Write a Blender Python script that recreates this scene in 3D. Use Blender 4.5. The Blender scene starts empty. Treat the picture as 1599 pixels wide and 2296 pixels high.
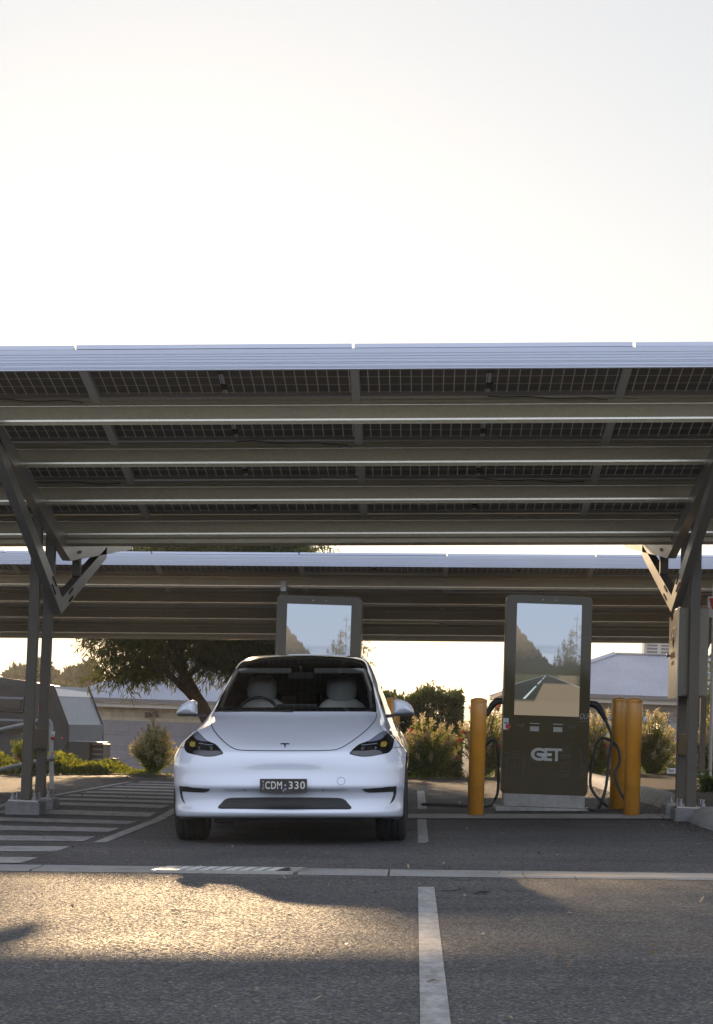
import bpy, bmesh, math, random
import numpy as np
from mathutils import Vector, Matrix
from mathutils.bvhtree import BVHTree
from mathutils.geometry import delaunay_2d_cdt
R = math.radians
rnd = random.Random(7)
S = bpy.context.scene
COL = S.collection

# ------------------------------------------------------------ camera
YAW, PITCH, ROLL = R(1.858), R(3.402), R(1.9456)
FPX, PW, PH, SHY = 4350.0, 1599.0, 2296.0, 228.75
SL = 0.0339                       # cross fall of the car park
def cam_axes():
    cy, sy = math.cos(YAW), math.sin(YAW)
    f = Vector((-sy*math.cos(PITCH), cy*math.cos(PITCH), math.sin(PITCH)))
    r0 = Vector((cy, sy, 0)); u0 = r0.cross(f)
    r = math.cos(ROLL)*r0 + math.sin(ROLL)*u0
    u = -math.sin(ROLL)*r0 + math.cos(ROLL)*u0
    return r, u, f
CR, CU, CF = cam_axes()
CAM = Vector((0, 0, 0.9))
cd = bpy.data.cameras.new('camera'); co = bpy.data.objects.new('camera', cd); COL.objects.link(co)
co.matrix_world = Matrix((( CR.x, CU.x, -CF.x, CAM.x), (CR.y, CU.y, -CF.y, CAM.y), (CR.z, CU.z, -CF.z, CAM.z), (0, 0, 0, 1)))
cd.sensor_fit = 'HORIZONTAL'; cd.sensor_width = 36.0
cd.lens = 36.0*FPX/PW
cd.shift_y = SHY/PW
cd.clip_start = 0.1; cd.clip_end = 8000
S.camera = co
def at(px, py, Y):
    """point of the view ray through a photo pixel (1599 x 2296 scale) at depth Y along the bays"""
    d = CR*((px-PW/2)/FPX) + CU*(-(py-SHY-PH/2)/FPX) + CF
    return CAM + d*((Y-CAM.y)/d.y)

# ------------------------------------------------------------ light
SUN_EL, SUN_AZ = R(11.4), R(-7.4)            # azimuth from +Y towards +X
sdir = Vector((math.sin(SUN_AZ)*math.cos(SUN_EL), math.cos(SUN_AZ)*math.cos(SUN_EL), math.sin(SUN_EL)))
W = bpy.data.worlds.new('World'); S.world = W; W.use_nodes = True
wn = W.node_tree.nodes; wl = W.node_tree.links
bg = wn['Background']; bg.inputs['Strength'].default_value = 0.10
sky = wn.new('ShaderNodeTexSky'); sky.sky_type = 'NISHITA'; sky.sun_disc = False
sky.sun_elevation = SUN_EL; sky.sun_rotation = SUN_AZ
sky.altitude = 300; sky.air_density = 1.0; sky.dust_density = 0.3; sky.ozone_density = 1.0
# haze tone over the sky, brightened and bluer behind the camera as added fill
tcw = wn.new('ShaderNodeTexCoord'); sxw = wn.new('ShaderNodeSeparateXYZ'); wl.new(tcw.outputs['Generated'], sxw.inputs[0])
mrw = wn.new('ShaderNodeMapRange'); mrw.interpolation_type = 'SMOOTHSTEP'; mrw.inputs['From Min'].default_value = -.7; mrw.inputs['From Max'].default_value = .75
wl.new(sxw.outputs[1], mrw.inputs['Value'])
hz_fill = wn.new('ShaderNodeMix'); hz_fill.data_type = 'RGBA'; hz_fill.inputs[6].default_value = (5.6, 6.1, 7.6, 1); hz_fill.inputs[7].default_value = (2.66, 2.72, 2.78, 1)
wl.new(mrw.outputs[0], hz_fill.inputs[0])
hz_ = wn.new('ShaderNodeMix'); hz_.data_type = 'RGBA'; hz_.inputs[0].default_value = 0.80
wl.new(hz_fill.outputs[2], hz_.inputs[7])
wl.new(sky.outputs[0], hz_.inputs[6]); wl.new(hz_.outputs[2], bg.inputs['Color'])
sl = bpy.data.lights.new('sun', 'SUN'); sl.energy = 2.0; sl.angle = R(0.5); sl.color = (1.0, 0.69, 0.39)
so = bpy.data.objects.new('sun', sl); COL.objects.link(so)
so.rotation_euler = sdir.to_track_quat('Z', 'Y').to_euler(); so.location = (0, 0, 30)
S.view_settings.view_transform = 'Standard'; S.view_settings.look = 'None'
S.view_settings.gamma = 1.0; S.view_settings.exposure = 1.3
S.render.engine = 'CYCLES'
S.cycles.use_denoising = True
S.cycles.max_bounces = 10; S.cycles.transparent_max_bounces = 16
S.cycles.diffuse_bounces = 4; S.cycles.glossy_bounces = 4; S.cycles.transmission_bounces = 6
S.cycles.caustics_reflective = False; S.cycles.caustics_refractive = False
S.cycles.sample_clamp_indirect = 6.0

# ------------------------------------------------------------ ground form
def clamp(v, a, b): return max(a, min(b, v))
def smooth(a, b, v):
    t = clamp((v-a)/(b-a), 0, 1); return t*t*(3-2*t)
def G(x, y):
    z = SL*clamp(x, -18, 18)
    z += 0.03*clamp(y-19, 0, 2.0)
    z += 0.026*clamp(-x-1.6, 0, 2.4)*smooth(14, 19, y)
    if y > 37: z = z*(1-smooth(37, 50, y)) - 1.05*smooth(38, 52, y)
    return z

# ------------------------------------------------------------ materials
MATS = {}
def NT(m): return m.node_tree.nodes, m.node_tree.links
def mat(name, col, rough=0.6, metal=0.0, spec=0.5, var=0.0, vscale=6.0, bump=0.0, bscale=40.0, coat=0.0, stretch=None, emit=None):
    if name in MATS: return MATS[name]
    m = bpy.data.materials.new(name); m.use_nodes = True
    n, l = NT(m); b = n['Principled BSDF']
    b.inputs['Base Color'].default_value = (*col, 1); b.inputs['Roughness'].default_value = rough
    b.inputs['Metallic'].default_value = metal; b.inputs['Specular IOR Level'].default_value = spec
    b.inputs['Coat Weight'].default_value = coat; b.inputs['Coat Roughness'].default_value = 0.03
    if emit: b.inputs['Emission Color'].default_value = (*col, 1); b.inputs['Emission Strength'].default_value = emit
    tc = n.new('ShaderNodeTexCoord'); src = tc.outputs['Object']
    if stretch:
        mp = n.new('ShaderNodeMapping'); mp.inputs['Scale'].default_value = stretch
        l.new(src, mp.inputs['Vector']); src = mp.outputs[0]
    if var:
        t = n.new('ShaderNodeTexNoise'); t.inputs['Scale'].default_value = vscale; t.inputs['Detail'].default_value = 6
        l.new(src, t.inputs['Vector'])
        r = n.new('ShaderNodeMapRange'); r.inputs['From Min'].default_value = .25; r.inputs['From Max'].default_value = .75
        r.inputs['To Min'].default_value = 1-var; r.inputs['To Max'].default_value = 1+var
        l.new(t.outputs[0], r.inputs['Value'])
        mx = n.new('ShaderNodeMix'); mx.data_type = 'RGBA'; mx.blend_type = 'MULTIPLY'; mx.inputs[0].default_value = 1
        mx.inputs[6].default_value = (*col, 1); l.new(r.outputs[0], mx.inputs[7]); l.new(mx.outputs[2], b.inputs['Base Color'])
        r2 = n.new('ShaderNodeMapRange'); r2.inputs['To Min'].default_value = max(0, rough-.12); r2.inputs['To Max'].default_value = min(1, rough+.12)
        l.new(t.outputs[0], r2.inputs['Value']); l.new(r2.outputs[0], b.inputs['Roughness'])
    if bump:
        t2 = n.new('ShaderNodeTexNoise'); t2.inputs['Scale'].default_value = bscale; t2.inputs['Detail'].default_value = 4
        l.new(src, t2.inputs['Vector'])
        bp = n.new('ShaderNodeBump'); bp.inputs['Strength'].default_value = bump; bp.inputs['Distance'].default_value = 0.01
        l.new(t2.outputs[0], bp.inputs['Height']); l.new(bp.outputs[0], b.inputs['Normal'])
    MATS[name] = m; return m

def ramp(n, l, src, stops):
    r = n.new('ShaderNodeValToRGB'); e = r.color_ramp.elements
    while len(e) < len(stops): e.new(0.5)
    for k, (p, c) in enumerate(stops): e[k].position = p; e[k].color = (*c, 1)
    l.new(src, r.inputs[0]); return r.outputs[0]
def noise(n, l, vec, sc, det=5, rough=.6):
    t = n.new('ShaderNodeTexNoise'); t.inputs['Scale'].default_value = sc; t.inputs['Detail'].default_value = det; t.inputs['Roughness'].default_value = rough
    l.new(vec, t.inputs['Vector']); return t.outputs[0]
def mixc(n, l, a, b, fac, mode='MIX'):
    x = n.new('ShaderNodeMix'); x.data_type = 'RGBA'; x.blend_type = mode
    for i, v in ((0, fac), (6, a), (7, b)):
        if isinstance(v, (int, float)): x.inputs[i].default_value = v
        elif isinstance(v, tuple): x.inputs[i].default_value = (*v, 1)
        else: l.new(v, x.inputs[i])
    return x.outputs[2]
def mth(n, l, op, a, b=0.0):
    x = n.new('ShaderNodeMath'); x.operation = op
    for i, v in ((0, a), (1, b)):
        if isinstance(v, (int, float)): x.inputs[i].default_value = v
        else: l.new(v, x.inputs[i])
    return x.outputs[0]

def asphalt():
    m = bpy.data.materials.new('asphalt'); m.use_nodes = True; n, l = NT(m); b = n['Principled BSDF']
    tc = n.new('ShaderNodeTexCoord'); v = tc.outputs['Object']
    agg = n.new('ShaderNodeTexVoronoi'); agg.inputs['Scale'].default_value = 95; l.new(v, agg.inputs['Vector'])
    sp = n.new('ShaderNodeSeparateColor'); l.new(agg.outputs['Color'], sp.inputs[0])
    stone = ramp(n, l, sp.outputs[0], [(0, (.040, .040, .041)), (.5, (.068, .067, .066)), (.85, (.11, .107, .103)), (1, (.21, .20, .19))])
    big = noise(n, l, v, .55, 7, .62)
    mp = n.new('ShaderNodeMapping'); mp.inputs['Scale'].default_value = (.25, 2.2, 1); l.new(v, mp.inputs[0])
    streak = noise(n, l, mp.outputs[0], .9, 6, .6)
    c = mixc(n, l, stone, ramp(n, l, big, [(.3, (.72, .72, .74)), (.7, (1.25, 1.22, 1.18))]), 1.0, 'MULTIPLY')
    c = mixc(n, l, c, ramp(n, l, streak, [(.35, (.82, .82, .82)), (.65, (1.15, 1.15, 1.14))]), 1.0, 'MULTIPLY')
    oil = noise(n, l, v, 1.7, 4, .55)
    c = mixc(n, l, c, ramp(n, l, oil, [(.60, (1, 1, 1)), (.72, (.62, .61, .60))]), 1.0, 'MULTIPLY')
    crk = n.new('ShaderNodeTexVoronoi'); crk.feature = 'DISTANCE_TO_EDGE'; crk.inputs['Scale'].default_value = .42
    wv = n.new('ShaderNodeVectorMath'); wv.operation = 'ADD'; wsc = n.new('ShaderNodeTexNoise'); wsc.inputs['Scale'].default_value = 1.6; l.new(v, wsc.inputs['Vector']); l.new(v, wv.inputs[0]); l.new(wsc.outputs['Color'], wv.inputs[1]); l.new(wv.outputs[0], crk.inputs['Vector'])
    gate = ramp(n, l, noise(n, l, v, .35, 2), [(.52, (0, 0, 0)), (.60, (1, 1, 1))])
    cm_ = mth(n, l, 'LESS_THAN', crk.outputs['Distance'], .0028)
    cg = n.new('ShaderNodeMix'); cg.data_type = 'RGBA'; cg.inputs[0].default_value = 1; cg.blend_type = 'MULTIPLY'; l.new(cm_, cg.inputs[6]); l.new(gate, cg.inputs[7])
    c = mixc(n, l, c, (.012, .012, .012), cg.outputs[2])
    l.new(c, b.inputs['Base Color'])
    l.new(mth(n, l, 'ADD', mth(n, l, 'ADD', mth(n, l, 'MULTIPLY', big, .2), .44), mth(n, l, 'MULTIPLY', sp.outputs[1], .42)), b.inputs['Roughness'])
    b.inputs['Specular IOR Level'].default_value = .20
    h = mth(n, l, 'ADD', mth(n, l, 'MULTIPLY', agg.outputs['Distance'], -1.0), mth(n, l, 'MULTIPLY', noise(n, l, v, 28, 4), .7))
    bp = n.new('ShaderNodeBump'); bp.inputs['Strength'].default_value = 1.0; bp.inputs['Distance'].default_value = .011
    l.new(h, bp.inputs['Height']); l.new(bp.outputs[0], b.inputs['Normal'])
    return m
M_ASPH = asphalt()
def paint():
    m = bpy.data.materials.new('road_paint'); m.use_nodes = True; n, l = NT(m); b = n['Principled BSDF']
    tc = n.new('ShaderNodeTexCoord'); v = tc.outputs['Object']
    mpp = n.new('ShaderNodeMapping'); mpp.inputs['Scale'].default_value = (1.0, .55, 1); l.new(v, mpp.inputs[0])
    w = noise(n, l, mpp.outputs[0], 9, 9, .78); w2 = noise(n, l, v, 60, 4, .7)
    f = ramp(n, l, mth(n, l, 'ADD', w, mth(n, l, 'MULTIPLY', w2, .45)), [(.55, (.12, .12, .12)), (.82, (1, 1, 1))])
    c = mixc(n, l, (.085, .082, .078), (.30, .29, .275), f)
    l.new(c, b.inputs['Base Color']); b.inputs['Roughness'].default_value = .65
    bp = n.new('ShaderNodeBump'); bp.inputs['Strength'].default_value = .4; bp.inputs['Distance'].default_value = .004
    l.new(w2, bp.inputs['Height']); l.new(bp.outputs[0], b.inputs['Normal'])
    return m
M_PAINT = paint()
def concrete(name, col, sc=3.0):
    m = bpy.data.materials.new(name); m.use_nodes = True; n, l = NT(m); b = n['Principled BSDF']
    tc = n.new('ShaderNodeTexCoord'); v = tc.outputs['Object']
    a = noise(n, l, v, sc, 8, .68); g = noise(n, l, v, 45, 3, .6)
    f = ramp(n, l, a, [(.28, tuple(x*.62 for x in col)), (.5, col), (.75, tuple(x*1.22 for x in col))])
    c = mixc(n, l, f, ramp(n, l, g, [(.3, (.85, .85, .85)), (.7, (1.1, 1.1, 1.1))]), 1.0, 'MULTIPLY')
    l.new(c, b.inputs['Base Color']); b.inputs['Roughness'].default_value = .8
    bp = n.new('ShaderNodeBump'); bp.inputs['Strength'].default_value = .5; bp.inputs['Distance'].default_value = .006
    l.new(g, bp.inputs['Height']); l.new(bp.outputs[0], b.inputs['Normal'])
    return m
M_CONC = concrete('concrete', (.33, .31, .28)); M_CONC2 = concrete('concrete_dark', (.19, .185, .175), 9.0)
def mulch():
    m = bpy.data.materials.new('mulch'); m.use_nodes = True; n, l = NT(m); b = n['Principled BSDF']
    tc = n.new('ShaderNodeTexCoord'); v = tc.outputs['Object']
    a = noise(n, l, v, 22, 8, .75); g = noise(n, l, v, 2.2, 4)
    c = mixc(n, l, ramp(n, l, a, [(.3, (.025, .018, .012)), (.5, (.085, .062, .042)), (.7, (.23, .18, .13))]),
             ramp(n, l, g, [(.35, (.8, .85, .7)), (.65, (1.15, 1.05, .95))]), 1.0, 'MULTIPLY')
    l.new(c, b.inputs['Base Color']); b.inputs['Roughness'].default_value = .9
    bp = n.new('ShaderNodeBump'); bp.inputs['Strength'].default_value = 1; bp.inputs['Distance'].default_value = .05
    l.new(a, bp.inputs['Height']); l.new(bp.outputs[0], b.inputs['Normal'])
    return m
M_MULCH = mulch()
def leafmat(name, col, col2, trans=.45, rough=.5, tint=(1.9, 1.75, .75)):
    m = bpy.data.materials.new(name); m.use_nodes = True; n, l = NT(m); b = n['Principled BSDF']
    out = [x for x in n if x.type == 'OUTPUT_MATERIAL'][0]
    gi = n.new('ShaderNodeNewGeometry')
    c = mixc(n, l, col, col2, gi.outputs['Random Per Island'])
    l.new(c, b.inputs['Base Color']); b.inputs['Roughness'].default_value = rough; b.inputs['Specular IOR Level'].default_value = .35
    t = n.new('ShaderNodeBsdfTranslucent'); l.new(mixc(n, l, c, tint, 1.0, 'MULTIPLY'), t.inputs['Color'])
    ms = n.new('ShaderNodeMixShader'); ms.inputs[0].default_value = trans
    l.new(b.outputs[0], ms.inputs[1]); l.new(t.outputs[0], ms.inputs[2]); l.new(ms.outputs[0], out.inputs['Surface'])
    return m
M_GUM = leafmat('gum_leaf', (.055, .075, .025), (.11, .12, .035), .5, .42)
M_SHRUB = leafmat('shrub_leaf', (.10, .15, .04), (.22, .27, .075), .68)
M_TIP = leafmat('shrub_tip', (.72, .63, .46), (.82, .76, .58), .72, tint=(1.15, 1.10, .95))
M_FLOWER = leafmat('bottlebrush_flower', (.60, .10, .16), (.78, .24, .32), .6, tint=(1.2, .95, 1.0))
M_HEDGE = leafmat('hedge_leaf', (.035, .055, .018), (.08, .1, .03), .4)
M_COVER = leafmat('cover_leaf', (.10, .15, .04), (.24, .26, .07), .6)
M_FAR = leafmat('far_leaf', (.05, .06, .03), (.085, .085, .04), .4)
M_STRAP = leafmat('strap_leaf', (.06, .1, .035), (.13, .17, .05), .5)
M_BARK = mat('bark', (.16, .105, .07), .85, var=.4, vscale=9, bump=.8, bscale=25, stretch=(3, 3, .6))

def steel(name, col, rough, metal, streak=True):
    m = bpy.data.materials.new(name); m.use_nodes = True; n, l = NT(m); b = n['Principled BSDF']
    tc = n.new('ShaderNodeTexCoord'); v = tc.outputs['Object']
    sp = n.new('ShaderNodeTexVoronoi'); sp.inputs['Scale'].default_value = 45; l.new(v, sp.inputs['Vector'])
    s2 = n.new('ShaderNodeSeparateColor'); l.new(sp.outputs['Color'], s2.inputs[0])
    a = noise(n, l, v, 2.5, 7, .65)
    c = mixc(n, l, ramp(n, l, a, [(.3, tuple(x*.9 for x in col)), (.7, tuple(min(1, x*1.07) for x in col))]),
             ramp(n, l, s2.outputs[0], [(0, (.94, .94, .94)), (1, (1.05, 1.05, 1.05))]), 1.0, 'MULTIPLY')
    l.new(c, b.inputs['Base Color']); b.inputs['Metallic'].default_value = metal
    l.new(mth(n, l, 'ADD', mth(n, l, 'MULTIPLY', a, .25), rough-.12), b.inputs['Roughness'])
    return m
M_GALV = steel('galvanised_steel', (.44, .42, .37), .38, .6)
M_POST = steel('post_steel', (.085, .070, .048), .45, .1)
M_GALV2 = steel('galvanised_purlin', (.46, .40, .27), .45, .4)
M_ALU = mat('aluminium', (.50, .53, .60), .42, .25, var=.05, vscale=1.5)
M_GLINT = mat('edge_glint', (.66, .63, .55), .26, .9)  # bright metal for the highlight lines laid on the purlins
M_PIPE = mat('galvanised_pipe', (.36, .355, .34), .35, .6, var=.1)
M_RAIL = mat('seam_rail_metal', (.78, .74, .64), .45, .1)
M_FRAME = mat('module_frame', (.42, .39, .33), .45, .3)
M_STUD = mat('stud_head', (.62, .59, .53), .3, .8)
M_BOLT = mat('bolt_steel', (.30, .29, .28), .4, .8)
M_DARK = mat('black_plastic', (.018, .018, .018), .45, var=.1)
M_RUB = mat('rubber', (.022, .022, .021), .75, var=.25, vscale=30)

# ------------------------------------------------------------ mesh builder
class MB:
    def __init__(s): s.v = []; s.f = []; s.m = []; s.s = []
    def add(s, vs, fs, mi=0, sm=False):
        o = len(s.v); s.v += [tuple(p) for p in vs]
        for f in fs: s.f.append(tuple(i+o for i in f)); s.m.append(mi); s.s.append(sm)
        return s
    def box(s, a, b, mi=0, M=None):
        x0, y0, z0 = a; x1, y1, z1 = b
        vs = [Vector(p) for p in ((x0,y0,z0),(x1,y0,z0),(x1,y1,z0),(x0,y1,z0),(x0,y0,z1),(x1,y0,z1),(x1,y1,z1),(x0,y1,z1))]
        if M: vs = [M @ p for p in vs]
        return s.add(vs, [(0,3,2,1),(4,5,6,7),(0,1,5,4),(1,2,6,5),(2,3,7,6),(3,0,4,7)], mi)
    def cbox(s, a, b, c=.01, mi=0, M=None):
        """box with chamfered edges"""
        x0, y0, z0 = a; x1, y1, z1 = b
        bm = bmesh.new(); bmesh.ops.create_cube(bm, size=1)
        for v in bm.verts: v.co = Vector((x0+(v.co.x+.5)*(x1-x0), y0+(v.co.y+.5)*(y1-y0), z0+(v.co.z+.5)*(z1-z0)))
        bmesh.ops.bevel(bm, geom=bm.edges[:], offset=c, segments=2, affect='EDGES', profile=.6)
        return s.frombm(bm, mi, M, False)
    def frombm(s, bm, mi=0, M=None, sm=True):
        bm.verts.index_update()
        s.add([(M @ v.co if M else v.co) for v in bm.verts], [tuple(v.index for v in f.verts) for f in bm.faces], mi, sm); bm.free(); return s
    def prism(s, outline, axis, t0, t1, mi=0, M=None, sm=False):
        """outline of 2D points, extruded along axis from t0 to t1 (axis 'x': outline is (y,z); 'y': (x,z); 'z': (x,y))"""
        n = len(outline)
        def mk(p, t): return {'x': Vector((t, p[0], p[1])), 'y': Vector((p[0], t, p[1])), 'z': Vector((p[0], p[1], t))}[axis]
        vs = [mk(p, t0) for p in outline]+[mk(p, t1) for p in outline]
        if M: vs = [M @ p for p in vs]
        s.add(vs, [(i, (i+1) % n, n+(i+1) % n, n+i) for i in range(n)], mi, sm)
        s.add(vs[:n], [tuple(range(n))], mi); s.add(vs[n:], [tuple(reversed(range(n)))], mi); return s
    def tube(s, pts, r, n=8, mi=0, cap=True):
        pts = [Vector(p) for p in pts]; k = len(pts); rs = r if isinstance(r, (list, tuple)) else [r]*k
        vs = []; up = None
        for i, p in enumerate(pts):
            t = (pts[min(i+1, k-1)]-pts[max(i-1, 0)]).normalized()
            if up is None:
                up = Vector((0, 0, 1)) if abs(t.z) < .9 else Vector((1, 0, 0))
            a = (up - t*up.dot(t)).normalized(); up = a; b = t.cross(a)
            for j in range(n):
                th = 2*math.pi*j/n; vs.append(p+(a*math.cos(th)+b*math.sin(th))*rs[i])
        fs = [(i*n+j, i*n+(j+1) % n, (i+1)*n+(j+1) % n, (i+1)*n+j) for i in range(k-1) for j in range(n)]
        s.add(vs, fs, mi, True)
        if cap: s.add(vs[:n], [tuple(reversed(range(n)))], mi); s.add(vs[-n:], [tuple(range(n))], mi)
        return s
    def lathe(s, prof, n=24, mi=0, axis='z', c=(0, 0, 0), sm=True):
        """profile of (r, h)"""
        vs = []; c = Vector(c)
        for r, h in prof:
            for j in range(n):
                t = 2*math.pi*j/n; u, w = r*math.cos(t), r*math.sin(t)
                vs.append(c+{'z': Vector((u, w, h)), 'x': Vector((h, u, w)), 'y': Vector((u, h, w))}[axis])
        fs = [(i*n+j, i*n+(j+1) % n, (i+1)*n+(j+1) % n, (i+1)*n+j) for i in range(len(prof)-1) for j in range(n)]
        return s.add(vs, fs, mi, sm)
    def beam(s, p, q, w, h, mi=0, side=Vector((1, 0, 0))):
        """rectangular bar from p to q: w along side, h across"""
        p, q = Vector(p), Vector(q); t = (q-p).normalized(); a = (side-t*side.dot(t)).normalized()*w/2; b = t.cross(a).normalized()*h/2
        vs = [e+i*a+j*b for e in (p, q) for i, j in ((-1,-1),(1,-1),(1,1),(-1,1))]
        return s.add(vs, [(0,3,2,1),(4,5,6,7),(0,1,5,4),(1,2,6,5),(2,3,7,6),(3,0,4,7)], mi)
    def build(s, name, mats, parent=None, loc=None, rot=None, fix=True):
        me = bpy.data.meshes.new(name); me.from_pydata(s.v, [], s.f)
        for m in (mats if isinstance(mats, (list, tuple)) else [mats]): me.materials.append(m)
        me.polygons.foreach_set('material_index', s.m); me.polygons.foreach_set('use_smooth', s.s)
        if fix:
            bm = bmesh.new(); bm.from_mesh(me); bmesh.ops.recalc_face_normals(bm, faces=bm.faces); bm.to_mesh(me); bm.free()
        o = bpy.data.objects.new(name, me); COL.objects.link(o)
        if parent: o.parent = parent
        if loc is not None: o.location = loc
        if rot is not None: o.rotation_euler = rot
        return o
def tag(o, label=None, cat=None, group=None, kind=None):
    for k, v in (('label', label), ('category', cat), ('group', group), ('kind', kind)):
        if v: o[k] = v
    return o
def thing(name, label, cat, loc=(0, 0, 0), rot=(0, 0, 0), group=None):
    o = bpy.data.objects.new(name, None); COL.objects.link(o); o.location = loc; o.rotation_euler = rot; o.empty_display_size = .2
    return tag(o, label, cat, group)
def copy_tree(o, parent=None):
    c = o.copy(); COL.objects.link(c); c.parent = parent
    for ch in list(o.children): copy_tree(ch, c)
    return c
def text_geo(body, size, extrude=.002, align='CENTER', space=1.0, bold=0.0):
    cu = bpy.data.curves.new('lettering', 'FONT'); cu.body = body; cu.size = size; cu.extrude = extrude
    cu.align_x = align; cu.align_y = 'CENTER'; cu.space_character = space; cu.offset = bold*size; cu.resolution_u = 6
    ob = bpy.data.objects.new('lettering', cu); COL.objects.link(ob)
    bpy.context.view_layer.update()
    me = bpy.data.meshes.new_from_object(ob.evaluated_get(bpy.context.evaluated_depsgraph_get()))
    vs = [v.co.copy() for v in me.vertices]; fs = [tuple(p.vertices) for p in me.polygons]
    bpy.data.objects.remove(ob); bpy.data.curves.remove(cu); bpy.data.meshes.remove(me)
    return vs, fs
FACE = Matrix(((1, 0, 0), (0, 0, 1), (0, 1, 0))).to_4x4()      # text x,y -> world x,z, facing -y
FACE[1][2] = -1.0
def put_text(mb, body, size, pos, mi=0, M=FACE, sx=1.0, extrude=.002, shear=0.0, space=1.0, align='CENTER', bold=0.0, width=None, height=None):
    vs, fs = text_geo(body, size, extrude, align, space, bold)
    if width:
        xa, xb = min(v.x for v in vs), max(v.x for v in vs); ya, yb = min(v.y for v in vs), max(v.y for v in vs)
        vs = [Vector(((v.x-(xa+xb)/2)*width/(xb-xa), (v.y-(ya+yb)/2)*((height or (yb-ya))/(yb-ya)), v.z)) for v in vs]
    p = Vector(pos)
    vs = [p + M @ Vector((v.x*sx+shear*v.y, v.y, v.z)) for v in vs]
    return mb.add(vs, fs, mi)
# ------------------------------------------------------------ ground, lines, gutter, kerb
def sheet(name, xs, ys, dz, m, zf=G, cond=None, kind='structure'):
    mb = MB(); nx, ny = len(xs), len(ys)
    vs = [(x, y, zf(x, y)+dz) for y in ys for x in xs]
    fs = [(j*nx+i, j*nx+i+1, (j+1)*nx+i+1, (j+1)*nx+i) for j in range(ny-1) for i in range(nx-1)
          if cond is None or cond((xs[i]+xs[i+1])/2, (ys[j]+ys[j+1])/2)]
    mb.add(vs, fs, 0, True); o = mb.build(name, m, fix=False); tag(o, kind=kind); return o
def rng(a, b, n): return [a+(b-a)*i/(n-1) for i in range(n)]
def G2(x, y):
    z = G(x, y)
    if y > 300:
        z += 0
    return z
XS = [-2500, -800, -200, -80, -40]+rng(-30, 30, 61)+[40, 80, 200, 800, 2500]
YS = [-400, -120, -60]+rng(-30, 60, 91)+[70, 90, 130, 200, 400, 900, 2500]
soil = sheet('ground', XS, YS, -.05, M_MULCH)
YE = 34.6                                    # far edge of the sealed lot
XE = 2.72                                    # kerb line on the right
lot = sheet('car_park', rng(-30, XE, 80), rng(-30, YE, 130), 0, M_ASPH)
lot2 = sheet('car_park', rng(XE, 30, 40), rng(-30, 15.0, 60), 0, M_ASPH)
def strip(mb, x0, x1, y0, y1, dz, n=1, mi=0, skew=0.0):
    xs = rng(x0, x1, max(2, int(abs(x1-x0)/.25)+2)); ys = rng(y0, y1, max(2, int(abs(y1-y0)/.5)+2)); nx = len(xs)
    vs = [(x, y+skew*x, G(x, y+skew*x)+dz) for y in ys for x in xs]
    mb.add(vs, [(j*nx+i, j*nx+i+1, (j+1)*nx+i+1, (j+1)*nx+i) for j in range(len(ys)-1) for i in range(nx-1)], mi)
mk = MB()
strip(mk, .043, .137, 3.0, 11.28, .004)                  # bay line across the drive
strip(mk, .048, .135, 15.75, 19.58, .004)                # right line of the car's bay
strip(mk, .05, .15, 21.1, 27.5, .004)                    # line of the bay behind
strip(mk, -2.56, -2.46, 15.6, 28.5, .004)                # left line of the car's bay
strip(mk, -4.42, -4.31, 12.9, 29.8, .004)
for k in range(14):
    yc = 13.55+k*1.245
    strip(mk, -4.2 if k > 3 else -5.5, -2.66+.02*math.sin(k*3), yc-.30, yc+.30, .004)
tag(mk.build('road_markings', M_PAINT, fix=False), kind='structure')
# gutter: a shallow concrete dish drain crossing the frame, slightly skewed
gt = MB()
gy = [0, .05, .38, .45]; gz = [-.004, .004, -.0, .006]
SK = -.149
joints = [-8.5, -5.9, -2.45, -1.62, -.72, -.14, 2.5]
xs_all = [-30, -22, -15]+joints+[2.68]
for a, b in zip(xs_all[:-1], xs_all[1:]):
    if abs(a+1.62) < .01: continue
    xs = rng(a+.006, b-.006, 8); n = len(xs)
    vs = [(x, 12.12+SK*x+gy[j], G(x, 12.5)+gz[j]+.006) for j in range(4) for x in xs]
    gt.add(vs, [(j*n+i, j*n+i+1, (j+1)*n+i+1, (j+1)*n+i) for j in range(3) for i in range(n-1)], 0)
tag(gt.build('gutter', concrete('gutter_concrete', (.20, .195, .18), 2.0), fix=False), kind='structure')
# drain grate set in the gutter
dg = thing('drain_grate', 'rectangular slotted steel drain grate set in the concrete gutter in front of the white car', 'drain grate', (-1.17, 12.12+SK*-1.17+.22, G(-1.17, 12.5)), (0, -math.atan(SL), math.atan(SK)))
mb = MB()
for a, b in (((-.46, -.2, 0), (.46, -.175, .02)), ((-.46, .175, 0), (.46, .2, .02)), ((-.46, -.175, 0), (-.435, .175, .02)), ((.435, -.175, 0), (.46, .175, .02))): mb.box(a, b)
mb.build('frame', M_GALV, dg)
mb = MB()
for k in range(1, 10): mb.box((-.435+k*.087-.012, -.174, .002), (-.435+k*.087+.012, .174, .020))
mb.build('divider_bar', M_DARK, dg)
mb = MB()
for k in range(9):
    for j in range(1, 9): mb.box((-.425+k*.087, -.175+j*.0389-.018, .004), (-.423+k*.087+.062, -.175+j*.0389+.015, .021))
mb.build('bar_grid', mat('worn_bar', (.55, .53, .49), .5, .2), dg)
MB().box((-.434, -.174, -.004), (.434, .174, .002)).build('pit', M_DARK, dg)
# concrete pad strip under chargers
cp = MB(); strip(cp, -2.4, XE, 19.6, 20.25, .010); tag(cp.build('concrete_strip', M_CONC, fix=False), kind='structure')
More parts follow.
